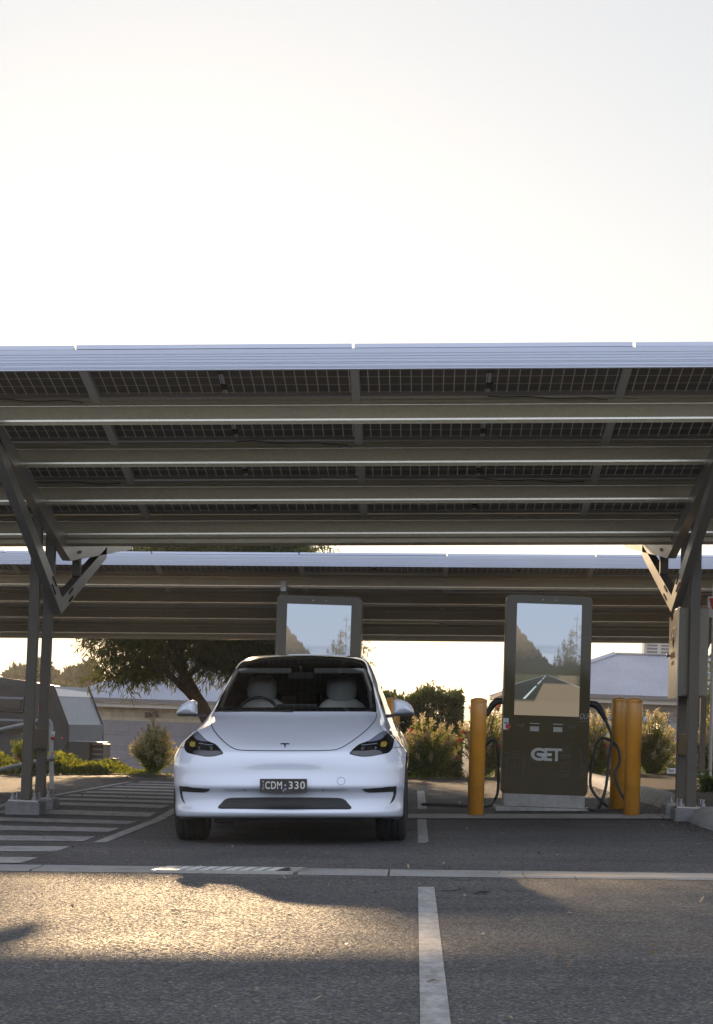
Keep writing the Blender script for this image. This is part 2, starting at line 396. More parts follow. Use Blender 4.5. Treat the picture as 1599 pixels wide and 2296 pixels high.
# kerb on the right: rounded profile, in segments
def kerb_profile(): return [(0, -.03), (.03, .05), (.075, .115), (.13, .145), (.24, .15), (.27, .145), (.28, -.05)]
def kerb_run(name, label, segs, x0, gap=.008, group=None):
    root = thing(name, label, 'kerb', (x0, segs[0][0], G(x0, segs[0][0])))
    for a, b in segs:
        pr = kerb_profile(); ys = rng(a+gap, b-gap, max(3, int((b-a)/.3)+2)); n = len(pr); mb = MB()
        vs = []
        for j, y in enumerate(ys):
            e = .72 if j in (0, len(ys)-1) else 1
            vs += [(px, y-segs[0][0], pz*(e if pz > .02 else 1)+G(x0, y)-G(x0, segs[0][0])) for px, pz in pr]
        mb.add(vs, [(j*n+i, j*n+i+1, (j+1)*n+i+1, (j+1)*n+i) for j in range(len(ys)-1) for i in range(n-1)], 0, True)
        mb.add(vs[:n], [tuple(range(n))]); mb.add(vs[-n:], [tuple(range(n))])
        mb.build('kerb_segment', M_CONC, root)
    return root
kerb_run('garden_kerb', 'shaded rounded concrete kerb edging the mulch beside the switchboard posts, nearer length', [(15.0, 17.4), (17.4, 19.7)], XE)
kerb_run('garden_kerb', 'sunlit rounded concrete kerb running back behind the pair of orange bollards', [(20.9, 22.3), (22.3, 25.2), (25.2, 28.6), (28.6, YE-.2)], XE)
gb = sheet('garden_bed', rng(XE+.25, 30, 60), rng(15, YE+.2, 60), .09, M_MULCH)
# far edging strip between the lot and the planting
fe = MB(); strip(fe, -30, 30, YE, YE+.18, .02); tag(fe.build('concrete_edging', M_CONC, fix=False), kind='structure')
# hills far off
hm = MB(); xs = rng(-1800, 1800, 61)
for row, (yy, top) in enumerate(((1500, 1.0),)):
    prof = []
    for x in xs:
        h = 20+5*math.sin(x/310+1.2)+3*math.sin(x/131+.4)+1.2*math.sin(x/47)
        prof.append(max(6, h))
    n = len(xs)
    vs = [(x, yy, -3) for x in xs]+[(x, yy+160, p*.6) for x, p in zip(xs, prof)]+[(x, yy+340, p) for x, p in zip(xs, prof)]+[(x, yy+800, -3) for x in xs]
    hm.add(vs, [(j*n+i, j*n+i+1, (j+1)*n+i+1, (j+1)*n+i) for j in range(3) for i in range(n-1)], 0, True)
tag(hm.build('hills', mat('hill_forest', (.07, .085, .05), .9, var=.4, vscale=.02), fix=False), kind='structure')
kf = MB(); xs = rng(XE+.29, 30, 40)
pr = [(14.86, -.03), (14.89, .06), (14.94, .12), (15.0, .14), (15.12, .14), (15.14, .05)]; n = len(xs)
kf.add([(x, y, G(x, 15)+z) for y, z in pr for x in xs], [(j*n+i, j*n+i+1, (j+1)*n+i+1, (j+1)*n+i) for j in range(len(pr)-1) for i in range(n-1)], 0, True)
tag(kf.build('concrete_edging', M_CONC, fix=False), kind='structure')
# ------------------------------------------------------------ solar canopies
def backside():
    m = bpy.data.materials.new('solar_cells'); m.use_nodes = True; n, l = NT(m); b = n['Principled BSDF']
    out = [x for x in n if x.type == 'OUTPUT_MATERIAL'][0]
    tc = n.new('ShaderNodeTexCoord'); sx = n.new('ShaderNodeSeparateXYZ'); l.new(tc.outputs['Object'], sx.inputs[0])
    def line(src, pitch, w):
        f = mth(n, l, 'FRACT', mth(n, l, 'MULTIPLY', src, 1/pitch)); d = mth(n, l, 'ABSOLUTE', mth(n, l, 'SUBTRACT', f, .5))
        return mth(n, l, 'GREATER_THAN', d, .5-w/pitch/2)
    g = mth(n, l, 'MAXIMUM', line(sx.outputs[0], 2.23/24, .0075), line(sx.outputs[1], 1.09/6, .0075))
    b.inputs['Base Color'].default_value = (.035, .034, .036, 1); b.inputs['Roughness'].default_value = .28
    gap = n.new('ShaderNodeBsdfTranslucent'); gap.inputs['Color'].default_value = (.55, .53, .5, 1)
    gd = n.new('ShaderNodeBsdfDiffuse'); gd.inputs['Color'].default_value = (.75, .74, .72, 1)
    m1 = n.new('ShaderNodeMixShader'); m1.inputs[0].default_value = .5; l.new(gap.outputs[0], m1.inputs[1]); l.new(gd.outputs[0], m1.inputs[2])
    ms = n.new('ShaderNodeMixShader'); l.new(g, ms.inputs[0]); l.new(b.outputs[0], ms.inputs[1]); l.new(m1.outputs[0], ms.inputs[2])
    l.new(ms.outputs[0], out.inputs['Surface']); return m
M_CELL = backside()
PL, PD, PT = 2.278, 1.134, .036
def panel_mesh():
    mb = MB(); f = .026
    mb.box((f, f, -.007), (PL-f, PD-f, -.001), 0)                                  # laminate
    for a, b in (((0, 0, -PT), (PL, f, 0)), ((0, PD-f, -PT), (PL, PD, 0)), ((0, f, -PT), (f, PD-f, 0)), ((PL-f, f, -PT), (PL, PD-f, 0))): mb.box(a, b, 1 if a[1] == 0 and b[1] < .1 else 3)
    mb.box((PL/2-.012, f, -.0085), (PL/2+.012, PD-f, -.0065), 1)                   # split line between the half modules
    for y in (.2, PD/2, PD-.2): mb.box((PL/2-.03, y-.05, -.024), (PL/2+.03, y+.05, -.0088), 2)
    o = mb.build('solar_panel', [M_CELL, M_ALU, M_DARK, M_FRAME]); me = o.data; bpy.data.objects.remove(o); return me
PANEL = panel_mesh()
_b = MB().lathe([(.001, .075), (.018, .075), (.018, .06), (.014, .06), (.014, .035), (.026, .035), (.026, .008), (.03, .0), (.03, -.0)], 8, 0, 'z', (0, 0, 0), False).build('anchor_bolt', M_BOLT); ANCHOR = _b.data; bpy.data.objects.remove(_b)
_b = MB().lathe([(.001, .010), (.0165, .010), (.0165, 0), (.001, 0)], 8, 0, 'x', (0, 0, 0), False).build('bolt', M_DARK); BOLT = _b.data; bpy.data.objects.remove(_b)
def bolt(p, s, parent):
    o = bpy.data.objects.new('bolt', BOLT); COL.objects.link(o); o.parent = parent; o.location = p
    if s < 0: o.rotation_euler = (0, 0, math.pi)
def canopy(label, X0, seam0, ncol, Yf, ztop, sx, sf, nf, sr, nr, frames, detail, gdz):
    """X0: reference x; seam0: x of one panel seam; sf / sr: fall of the front wing, rise of the rear wing; frames: x of the post frames"""
    root = thing('solar_canopy', label, 'solar canopy', (0, Yf+4.3, 0))
    oY = Yf+4.3
    def mkb(name, mb, m): return mb.build(name, m, root, loc=(0, -oY, 0))
    th = math.atan(sf); thr = math.atan(sr); pit = PD+.02; stp = pit*math.cos(th); str_ = pit*math.cos(thr)
    zf = lambda y: ztop-sf*(y-Yf)                        # top of the front panels (at x = 0)
    yv = Yf+nf*stp+.28                                   # valley
    zv = zf(yv)
    zr = lambda y: zv+sr*(y-yv)
    c0 = seam0
    x0 = c0-.011; x1 = c0+ncol*2.30+.011
    for wing in (0, 1):
        for r in range(nf if wing == 0 else nr):
            for c in range(ncol):
                x = c0+c*2.30+.011
                y = Yf+r*stp if wing == 0 else yv+.1+r*str_
                z = (zf(y) if wing == 0 else zr(y))+sx*x
                o = bpy.data.objects.new('solar_panel', PANEL); COL.objects.link(o); o.parent = root
                jit = rnd.uniform(-.004, .004)
                o.location = (x, y-oY, z+jit); o.rotation_euler = (-th if wing == 0 else thr, -math.atan(sx), 0)
    # purlins: one under every panel joint
    def purlin(y, zt, sgn=1):
        mb = MB(); H = .205
        pr = [(-.035, -.0), (.035, -.0), (.035, -.02), (.006, -.02), (.006, -H+.004), (.03, -H+.004), (.03, -H), (-.06, -H), (-.063, -H-.036), (-.067, -H-.036), (-.064, -H+.004), (.0, -H+.004), (.0, -.02), (-.035, -.02)]
        n = len(pr)
        vs = [(x, y+sgn*p[0], zt+p[1]+sx*x) for x in (x0, x1) for p in pr]
        mb.add(vs, [(i, (i+1) % n, n+(i+1) % n, n+i) for i in range(n)], 0)
        # stiffening groove on the web
        mb.add([(x, y+sgn*q, zt-w+sx*x) for x in (x0, x1) for q, w in ((-.001, .045), (-.008, .05), (-.008, .056), (-.001, .061))], [(0, 1, 5, 4), (1, 2, 6, 5), (2, 3, 7, 6)], 0)
        # flat bright strip standing in for the highlight on the flange bend
        st = [(-.0684, -H+.012), (-.0678, -H-.005)]
        vs = [(x, y+sgn*p[0], zt+p[1]+sx*x) for x in (x0, x1) for p in st]
        mb.add(vs, [(0, 2, 3, 1)], 2)
        st = [(-.0036, -.056), (-.0032, -.064)]  # second bright strip, for the thin glint near the top of the web
        vs = [(x, y+sgn*p[0], zt+p[1]+sx*x) for x in (x0, x1) for p in st]
        mb.add(vs, [(0, 2, 3, 1)], 2)
        if detail:
            x = -5.2
            while x < 4.2:
                for yy, zz, r in ((y-.0655, -H-.018, .0075), (y-.002, -.034, .004)):
                    zc = zt+zz+sx*x
                    if yy > y-.01: xx = x+.07
                    else: xx = x
                    p = Vector((xx, yy, zc))
                    mb.add([p+Vector(d)*r for d in ((-1, 0, 0), (0, 0, 1), (1, 0, 0), (0, 0, -1), (0, -1, 0))], [(0, 1, 4), (1, 2, 4), (2, 3, 4), (3, 0, 4)], 1)
                x += .125
        return mkb('purlin', mb, [M_GALV2, M_STUD, M_GLINT])
    for r in range(1, nf+1): purlin(Yf+r*stp-.01, zf(Yf+r*stp)-PT-.004)
    for r in range(0, nr+1): purlin(yv+.1+r*str_, zr(yv+.1+r*str_)-PT-.004)
    # folded gutter in the valley
    mb = MB(); ya, yb = Yf+nf*stp+.01, yv+.06
    za, zb2 = zf(ya)-PT-.25, zr(yb)-PT-.02
    pr = [(ya, za+.245+PT), (ya, za-.045), (yb, za-.045), (yb, zb2), (yb-.006, zb2), (yb-.006, za-.037), (ya+.006, za-.037), (ya+.006, za+.245+PT)]
    mb.add([(x, p, q+sx*x) for x in (x0, x1) for p, q in pr], [(i, (i+1) % 8, 8+(i+1) % 8, 8+i) for i in range(8)])
    mkb('valley_gutter', mb, M_GALV2)
    # seam rails under the gaps between the columns
    mb = MB()
    for c in range(ncol+1):
        x = c0+c*2.30
        for a, b in ((-.036, .036),):
            y0, y1 = Yf+.03, Yf+nf*stp-.02
            p = [(x+a, y0, zf(y0)-PT-.002+sx*x), (x+b, y0, zf(y0)-PT-.002+sx*x), (x+b, y1, zf(y1)-PT-.002+sx*x), (x+a, y1, zf(y1)-PT-.002+sx*x)]
            mb.add(p+[(q[0], q[1], q[2]-.03) for q in p], [(0, 3, 2, 1), (4, 5, 6, 7), (0, 1, 5, 4), (1, 2, 6, 5), (2, 3, 7, 6), (3, 0, 4, 7)])
    mkb('seam_rail', mb, M_RAIL)
    # fascia: ribbed extrusion below the front panel edge
    mb = MB(); pr = [(0, 0)]
    H = .172; w = 0.004
    for a in (.040, .062, .085, .110, .122, .147, .157): pr += [(0, -a), (w, -a-.0015), (w, -a-.005), (0, -a-.0065)]
    pr += [(0, -H), (.05, -H), (.05, -H+.008), (.008, -H+.008), (.008, -.008), (.05, -.008), (.05, 0)]
    n = len(pr); zt = ztop-PT-.006
    vs = [(x, Yf-.012+p[0], zt+p[1]+sx*x) for x in (x0, x1) for p in pr]
    mb.add(vs, [(i, (i+1) % n, n+(i+1) % n, n+i) for i in range(n)])
    mkb('fascia', mb, M_ALU)
    mb = MB()                                            # rear fascia
    yr = yv+.1+nr*str_+.02
    mb.add([(x, yr+q, zr(yr)-PT-w2+sx*x) for x in (x0, x1) for q, w2 in ((0, 0), (0, .17), (.01, .17), (.01, 0))], [(0, 1, 5, 4), (1, 2, 6, 5), (2, 3, 7, 6), (3, 0, 4, 7)])
    mkb('fascia', mb, M_ALU)
    if detail:                                           # string cables tied along the panel joints
        for r in (1, 2, 3):
            y = Yf+r*stp-.09
            for c in range(ncol):
                xa = c0+c*2.3+1.15
                if not -6 < xa < 5 or (r+c) % 2: continue
                pts = [(xa+t*1.05, y-.015*math.sin(t*9+r), zf(y)-PT-.012-.018*abs(math.sin(t*6.3+r))+sx*xa) for t in rng(0, 1, 14)]
                mkb('string_cable', MB().tube(pts, .0045, 5), M_DARK)
    # post frames
    for X in frames:
        s = 1 if X < 0 else -1                           # bolted faces look towards the bay
        zb = G(X, oY)+gdz; zo = sx*X
        pw = .10
        Yn, Yb = yv-1.12+.02, yv-.36                     # near and far post (centres)
        raf = lambda y: (zf(y) if y < yv else zv+.118*(y-yv))-PT-.21+zo
        vy = Yb-.05; vz = raf(yv)-.70
        for yp in (Yn, Yb):
            mb = MB(); zt = raf(yp)-.02
            mb.cbox((X-pw/2, yp-pw/2, zb+.1205), (X+pw/2, yp+pw/2, zt), .008)
            po = mkb('post', mb, M_POST)
            bp = MB(); bp.box((X-.15, yp-.15, zb+.1055), (X+.15, yp+.15, zb+.12))
            bp.build('base_plate', M_GALV, po)
            for dx in (-.11, .11):
                for dy in (-.11, .11):
                    bo = bpy.data.objects.new('anchor_bolt', ANCHOR); COL.objects.link(bo); bo.parent = po; bo.location = (X+dx, yp+dy, zb+.12)
            fo = MB(); fo.cbox((X-.175, yp-.175, G(X, yp)-.2), (X+.175, yp+.175, zb+.105), .018)
            mkb('footing', fo, M_CONC2)
        xs = X+s*(pw/2+.055)                             # plane of the side members
        mb = MB(); mb.cbox((X-.045, Yn+pw/2+.001, zb+.63), (X+.045, Yb-pw/2-.001, zb+.84), .006); mkb('tie_plate', mb, M_POST)
        hr = .17
        yfr = Yf+.75; yre = yv+4.3
        mb = MB(); mb.beam((xs, yfr, raf(yfr)-hr/2), (xs, yv, raf(yv)-hr/2-.02), .09, hr); mkb('rafter', mb, M_GALV)
        mb = MB(); mb.beam((xs, yv+.001, raf(yv)-hr/2-.02), (xs, yre, raf(yre)-hr/2), .09, hr); rear_raf = mkb('rafter', mb, M_GALV)
        # struts, meeting in a V
        def strut(y1):
            z1 = raf(y1)-hr+.03; hs = .165
            mb = MB(); d = (Vector((0, y1, z1))-Vector((0, vy, vz))).normalized(); t = hs/2/max(.2, math.sin(math.atan2(d.z, abs(d.y))))
            # mitred at the V, cut plumb at the far end
            sgn = 1 if y1 > vy else -1; c = hs/2/abs(d.y)
            for wd in (1,):
                ol = [(vy, vz-c), (y1, z1-c), (y1, z1+c*.55), (vy, vz+c)]
                mb.prism(ol if sgn > 0 else ol[::-1], 'x', xs-.045, xs+.045)
            o = mkb('strut', mb, M_GALV)
            if abs(X) < 4.2:
                for k in range(4):
                    for q in (-.045, .045): bolt(Vector((xs+s*.045, vy, vz))+Vector((0, d.y, d.z))*(.42+k*.062)+Vector((0, -d.z, d.y))*q, s, o)
            return z1
        strut(Yf+.95); strut(yv+2.35)
        yt = yv+.62                                      # short upright behind the valley
        zs = vz+(raf(yv+2.35)-hr+.03-vz)*(yt-vy)/(yv+2.35-vy)
        mb = MB(); mb.cbox((xs-.044, yt-.045, zs+.08), (xs+.044, yt+.045, raf(yt)-hr-.002), .006); mkb('upright', mb, M_POST)
        if abs(X) < 4.2:
            for k in range(4):
                for q in (.04, .13): bolt(Vector((xs+s*.045, yv+.42+k*.05, raf(yv)-.02-q+k*.006)), s, rear_raf)
    return root, yv
can1, YV1 = canopy('large galvanised solar panel canopy sheltering the white car and the chargers', 0, -.615-2.3*5, 9, 15.8, 4.09, SL, .192, 4, .150, 4, (-10.6, -3.9, 2.76, 9.5), True, 0)
can2, YV2 = canopy('second solar panel canopy standing farther back beyond the planted strip', 0, -1.90-2.3*5, 11, 30.0, 3.66, SL-.0095, .178, 4, .125, 4, (-9.5, -2.28, 4.95, 12.1), False, 0)
# ------------------------------------------------------------ houses and vehicles beyond the planting
def corrugated(name, col):
    m = bpy.data.materials.new(name); m.use_nodes = True; n, l = NT(m); b = n['Principled BSDF']
    tc = n.new('ShaderNodeTexCoord'); a = noise(n, l, tc.outputs['Object'], .7, 6)
    l.new(ramp(n, l, a, [(.3, tuple(x*.85 for x in col)), (.7, tuple(x*1.1 for x in col))]), b.inputs['Base Color'])
    b.inputs['Roughness'].default_value = .45; b.inputs['Metallic'].default_value = .15
    return m
M_ROOF = corrugated('corrugated_roof_sheet', (.27, .30, .365))
def brickmat(name, c1, c2, cm, rot=None):
    m = bpy.data.materials.new(name); m.use_nodes = True; n, l = NT(m); b = n['Principled BSDF']
    tc = n.new('ShaderNodeTexCoord'); sx = n.new('ShaderNodeSeparateXYZ'); l.new(tc.outputs['Object'], sx.inputs[0])
    cb = n.new('ShaderNodeCombineXYZ'); l.new(mth(n, l, 'ADD', sx.outputs[0], sx.outputs[1]), cb.inputs[0]); l.new(sx.outputs[2], cb.inputs[1])
    br = n.new('ShaderNodeTexBrick'); l.new(cb.outputs[0], br.inputs['Vector'])
    br.inputs['Scale'].default_value = 1; br.inputs['Brick Width'].default_value = .39; br.inputs['Row Height'].default_value = .17; br.inputs['Mortar Size'].default_value = .012
    br.inputs['Color1'].default_value = (*c1, 1); br.inputs['Color2'].default_value = (*c2, 1); br.inputs['Mortar'].default_value = (*cm, 1)
    c = mixc(n, l, br.outputs[0], ramp(n, l, noise(n, l, tc.outputs['Object'], 4, 6), [(.3, (.8, .8, .8)), (.7, (1.2, 1.2, 1.2))]), 1.0, 'MULTIPLY')
    l.new(c, b.inputs['Base Color']); b.inputs['Roughness'].default_value = .85
    bp = n.new('ShaderNodeBump'); bp.inputs['Strength'].default_value = .5; bp.inputs['Distance'].default_value = .01; bp.invert = True
    l.new(br.outputs['Fac'], bp.inputs['Height']); l.new(bp.outputs[0], b.inputs['Normal']); return m
M_BR1 = brickmat('tan_blockwork', (.30, .25, .16), (.36, .30, .20), (.40, .36, .28))
M_BR2 = brickmat('grey_blockwork', (.13, .125, .115), (.17, .16, .145), (.21, .20, .18))
M_GUT = mat('grey_gutter', (.10, .10, .105), .5); M_CREAM = mat('cream_fascia', (.42, .39, .33), .6)
M_DOORG = mat('charcoal_door', (.135, .135, .15), .5, var=.1)
def corr_face(mb, A, B, C, D, pitch=.076, amp=.017, mi=0, tri=None):
    """corrugated sheet between eave A-B and ridge D-C (A under D): ridges run up the slope. tri clips at hip lines by per-rib end points"""
    A, B, C, D = map(Vector, (A, B, C, D)); L = (B-A).length; ex = (B-A).normalized()
    nrm = (B-A).cross(D-A).normalized()
    if nrm.z < 0: nrm = -nrm
    n = int(L/pitch*4); lo = []; hi = []
    up = (D-A)-ex*(D-A).dot(ex); h = up.length; upn = up/h
    dl = (D-A).dot(ex); dr = L-(C-A).dot(ex)
    for i in range(n+1):
        t = L*i/n
        s = 1.0
        if dl > 1e-6 and t < dl: s = t/dl
        if dr > 1e-6 and t > L-dr: s = min(s, (L-t)/dr)
        off = nrm*amp*math.sin(2*math.pi*t/pitch)
        lo.append(A+ex*t+off); hi.append(A+ex*t+upn*h*max(s, .0)+off)
    mb.add(lo+hi, [(i, i+1, n+2+i, n+1+i) for i in range(n)], mi, True)
def hip_house(name, label, cat, x0, x1, y0, y1, ze, zr, zg, hip, wallm, over=.5, apex=None):
    """axis-aligned hipped house; ze eave height, zr ridge height, zg ground"""
    r = thing(name, label, cat, ((x0+x1)/2, (y0+y1)/2, zg)); off = Vector(r.location)
    def bld(n, mb, m): return mb.build(n, m, r, loc=-off)
    ym = (y0+y1)/2
    A, B, C, D = (x0, y0, ze), (x1, y0, ze), (x1-hip, ym, zr), (x0+hip, ym, zr)
    E, F = (x1, y1, ze), (x0, y1, ze)
    mb = MB(); corr_face(mb, A, B, C, D); corr_face(mb, E, F, D, C); corr_face(mb, F, A, D, D); corr_face(mb, B, E, C, C)
    rf = bld('roof', mb, M_ROOF)
    mb = MB()
    for p, q in ((A, D), (F, D), (B, C), (E, C), (D, C)):
        mb.beam((p[0], p[1], p[2]+.03), (q[0], q[1], q[2]+.03), .26, .035, side=Vector((0, 1, 0)) if abs(p[1]-q[1]) < .1 else Vector((1, 0, 0)))
    mb.build('ridge_cap', M_ROOF, rf)
    mb = MB()
    for a, b in (((x0-.06, y0-.1, ze-.14), (x1+.06, y0+.02, ze-.005)), ((x0-.1, y0+.021, ze-.14), (x0+.02, y1, ze-.005)), ((x1-.02, y0+.021, ze-.14), (x1+.1, y1, ze-.005))): mb.box(a, b)
    mb.build('gutter_channel', M_GUT, rf)
    mb = MB(); mb.box((x0+.03, y0+.03, ze-.30), (x1-.03, y0+.07, ze-.141)); mb.box((x0+.03, y0+.071, ze-.30), (x0+.07, y1, ze-.141)); mb.box((x1-.07, y0+.071, ze-.30), (x1-.03, y1, ze-.141))
    mb.box((x0+.071, y0+.071, ze-.22), (x1-.071, y0+over, ze-.20)); mb.build('fascia_board', M_CREAM, rf)
    mb = MB(); mb.box((x0+over, y0+over, zg-.3), (x1-over, y1-over, ze-.145)); bld('wall', mb, wallm)
    return r, off
# left house with a wide panel-lift garage door
eL = at(155, 1562, 66.0)
zg = -1.05
hx0 = eL.x; ze = eL.z
hl, off = hip_house('brick_house', 'tan block house with pale corrugated roof and wide grey garage door behind the gum tree', 'house', hx0, hx0+9.6, 66.0, 73.0, ze, ze+1.75, zg, 3.9, M_BR1)
mb = MB(); gx0, gx1 = at(165, 1600, 66.5).x, at(520, 1600, 66.5).x; gz1 = ze-.75; gy = 66.47
mb.box((gx0, gy, zg), (gx1, gy+.04, gz1), 0)
nr, ncp = 4, 8
for r_ in range(nr):
    for c in range(ncp):
        w, h = (gx1-gx0)/ncp, (gz1-zg)/nr
        mb.cbox((gx0+c*w+.10, gy-.018, zg+r_*h+.10), (gx0+(c+1)*w-.10, gy-.001, zg+(r_+1)*h-.09), .008, 0)
    mb.box((gx0, gy-.004, zg+r_*(gz1-zg)/nr-.006), (gx1, gy-.001, zg+r_*(gz1-zg)/nr+.006), 1)
gd = mb.build('garage_door', [M_DOORG, M_DARK], hl, loc=-off)
mb = MB(); p = at(607/2.855*.5607/1.0*0+ (300+870/2.855)/1.7836, (2480+1080/2.855)/1.7836, 66.4)
mb.lathe([(.001, -.06), (.09, -.06), (.11, .06), (.08, .09), (.001, .09)], 12, 0, 'x', (p.x-.14, 66.36, p.z)); mb.lathe([(.001, -.06), (.09, -.06), (.11, .06), (.08, .09), (.001, .09)], 12, 0, 'x', (p.x+.14, 66.36, p.z+.02)); mb.box((p.x-.06, 66.40, p.z-.06), (p.x+.06, 66.498, p.z+.06))
mb.build('floodlight', M_DARK, hl, loc=-off)
# right house
eR = at(1322, 1556, 70.0); aR = at(1381, 1466, 76.0)
hr_, off = hip_house('brick_house', 'dark grey block house with pale hipped roof carrying a rooftop cooler', 'house', at(1132, 1556, 70.0).x, eR.x+24, 70.0, 82.0, eR.z, aR.z, -1.05, aR.x-at(1132, 1556, 70.0).x, M_BR2)
mb = MB(); q = at(1560, 1640, 70.45); mb.box((eR.x+1.0, 70.44, -1.0), (q.x+2, 70.498, eR.z-1.25)); mb.build('roller_door', mat('dark_roller_door', (.07, .07, .072), .55, var=.15, vscale=3, stretch=(.2, 1, 8)), hr_, loc=-off)
# small gable behind the charger
g0 = at(1119, 1571, 84.0); g1 = at(1150, 1535, 84.0)
sh = thing('gable_house', 'low house end whose pale pitched eave peeps out beside the tall charging unit', 'house', (g0.x+4, 88, -1.05))
offs = Vector(sh.location)
gw, gh = 3.5, 1.35
def gpf(dz): return [(g0.x, 84, g0.z+dz), (g0.x+gw, 84, g0.z+dz), (g0.x+gw/2, 84, g0.z+gh+dz), (g0.x, 90, g0.z+dz), (g0.x+gw, 90, g0.z+dz), (g0.x+gw/2, 90, g0.z+gh+dz)]
mb = MB(); mb.add(gpf(0)+gpf(-.22), [(0, 2, 5, 3), (2, 1, 4, 5), (6, 9, 11, 8), (8, 11, 10, 7), (0, 6, 8, 2), (2, 8, 7, 1), (0, 3, 9, 6), (1, 7, 10, 4), (3, 5, 11, 9), (5, 4, 10, 11)]); mb.build('roof', M_CREAM, sh, loc=-offs)
mb = MB(); mb.prism([(g0.x+.45, -1.2), (g0.x+gw-.45, -1.2), (g0.x+gw-.45, g0.z+.1), (g0.x+gw/2, g0.z+gh-.26), (g0.x+.45, g0.z+.1)], 'y', 84.3, 89.7); mb.build('wall', M_CREAM, sh, loc=-offs)
# evaporative cooler and aerial on the right-hand roof
c0, c1 = at(1448, 1467, 77.0), at(1511, 1432, 77.0)
ac = thing('rooftop_cooler', 'beige louvred evaporative cooler on the ridge of the grey block house', 'air cooler', ((c0.x+c1.x)/2, 77.5, c0.z))
w = (c1.x-c0.x)/2+.05; h = c1.z-c0.z+.12
mb = MB(); mb.cbox((-w, -.45, -.3), (w, .45, h), .05); mb.build('cabinet', M_CREAM, ac)
mb = MB()
for c in range(2):
    for r_ in range(5): mb.cbox((-w+.08+c*(w-.04)+.02, -.463, .06+r_*(h-.12)/5), (-w+.08+c*(w-.04)+w-.16, -.451, .06+(r_+.62)*(h-.12)/5), .004)
mb.build('louvre', M_GUT, ac)
p = at(1445, 1466, 77.0)
an = thing('roof_aerial', 'thin television aerial on a pole beside the rooftop cooler', 'aerial', (p.x, 77.0, p.z-.2))
mb = MB(); mb.tube([(0, 0, 0), (0, 0, .95)], .018, 6); mb.build('mast', M_GALV, an)
mb = MB(); mb.tube([(-.42, 0, .86), (.42, 0, .86)], .012, 5)
for k in range(6): mb.tube([(-.4+k*.16, -.2, .86), (-.4+k*.16, .2, .86)], .006, 4); mb.tube([(-.4+k*.16, 0, .76), (-.4+k*.16, 0, .96)], .006, 4)
mb.build('antenna_element', M_GALV, an)

# ---- caravan at the left: dark ribbed camper with raked sheet-metal front
M_CARA = mat('dark_ribbed_cladding', (.045, .046, .05), .5, .3, var=.12, vscale=5)
M_PLATE = mat('bright_sheet', (.20, .225, .25), .4, .4, var=.15)
YC = 47.0
def cpx(x, y, Y=YC): p = at(x, y, Y); return p
def cam_zoom3(x, y): return ((x/3.807)/1.7836, (2640+y/3.807)/1.7836)
cx0 = at(-260, 1600, YC).x; zgC = -.85
cv = thing('camper_trailer', 'dark ribbed off-road camper with silver raked front wall parked beyond the handrail', 'caravan', (at(60, 1700, YC).x, YC, zgC)); offc = Vector(cv.location)
def cz(*pts): return [((lambda q: (q.x, q.z))(at(*cam_zoom3(*p), YC))) for p in pts]
side = cz((-900, 150), (0, 262), (430, 320), (810, 395), (860, 560), (1030, 980), (1030, 1240), (900, 1560), (-900, 1560))
mb = MB(); Wd = 2.1
mb.prism(side, 'y', YC, YC+Wd); mb.build('body', M_CARA, cv, loc=-offc)
mb = MB()                                               # cladding ribs of the near side
zt, zb_ = cz((0, 350))[0][1], cz((0, 1050))[0][1]; k = 0
ztop_line = cz((-900, 330), (800, 470)); z = zb_
while z < zt:
    xr = at(*cam_zoom3(820+max(0, min(1, (cz((0, 560))[0][1]-z)/(cz((0, 560))[0][1]-cz((0, 980))[0][1])))*190, 900), YC).x
    mb.box((side[0][0]+.05, YC-.014, z), (xr-.04, YC-.001, z+.022)); z += .045
mb.build('cladding_rib', M_CARA, cv, loc=-offc)
fr = cz((810, 395), (860, 560), (1030, 980), (1030, 1240))
mb = MB()
pr = [(x+.012, z) for x, z in fr]; n = len(pr)
mb.add([(x, YC+.05, z) for x, z in pr]+[(x+.5, YC+Wd-.05, z+.02) for x, z in pr], [(i, i+1, n+1+i, n+i) for i in range(n-1)])
fs_ = mb.build('front_sheet', M_PLATE, cv, loc=-offc)
mb = MB(); (xa, za), (xb, zb2) = pr[2], pr[3]
for k in range(7):
    z = za+(zb2-za)*(k+.4)/7; mb.beam((xa+.012, YC+.06, z), (xa+.51, YC+Wd-.06, z+.02), .04, .045)
mb.build('front_rib', M_PLATE, fs_)
mb = MB(); a, b = fr[0], fr[1]; mb.add([(a[0]+.03, YC+.1, a[1]-.02), (b[0]+.03, YC+.1, b[1]+.02), (b[0]+.50, YC+Wd-.1, b[1]+.04), (a[0]+.50, YC+Wd-.1, a[1])], [(0, 1, 2, 3)]); mb.build('sunlit_front_patch', mat('sunlit_tone', (.6, .58, .54), .3), fs_)  # pale sheet: sunlight on the upper front put into its colour
mb = MB(); e = cz((808, 385), (1030, 980), (1033, 1245))
for a, b in zip(e[:-1], e[1:]):
    mb.beam((a[0]+.01, YC-.01, a[1]), (b[0]+.01, YC-.01, b[1]), .04, .05); mb.beam((a[0]+.52, YC+Wd-.04, a[1]+.03), (b[0]+.52, YC+Wd-.04, b[1]+.03), .04, .05)
mb.build('corner_trim', M_DARK, cv, loc=-offc)
M_WIN = mat('smoky_window', (.05, .048, .045), .08, .0, .6)
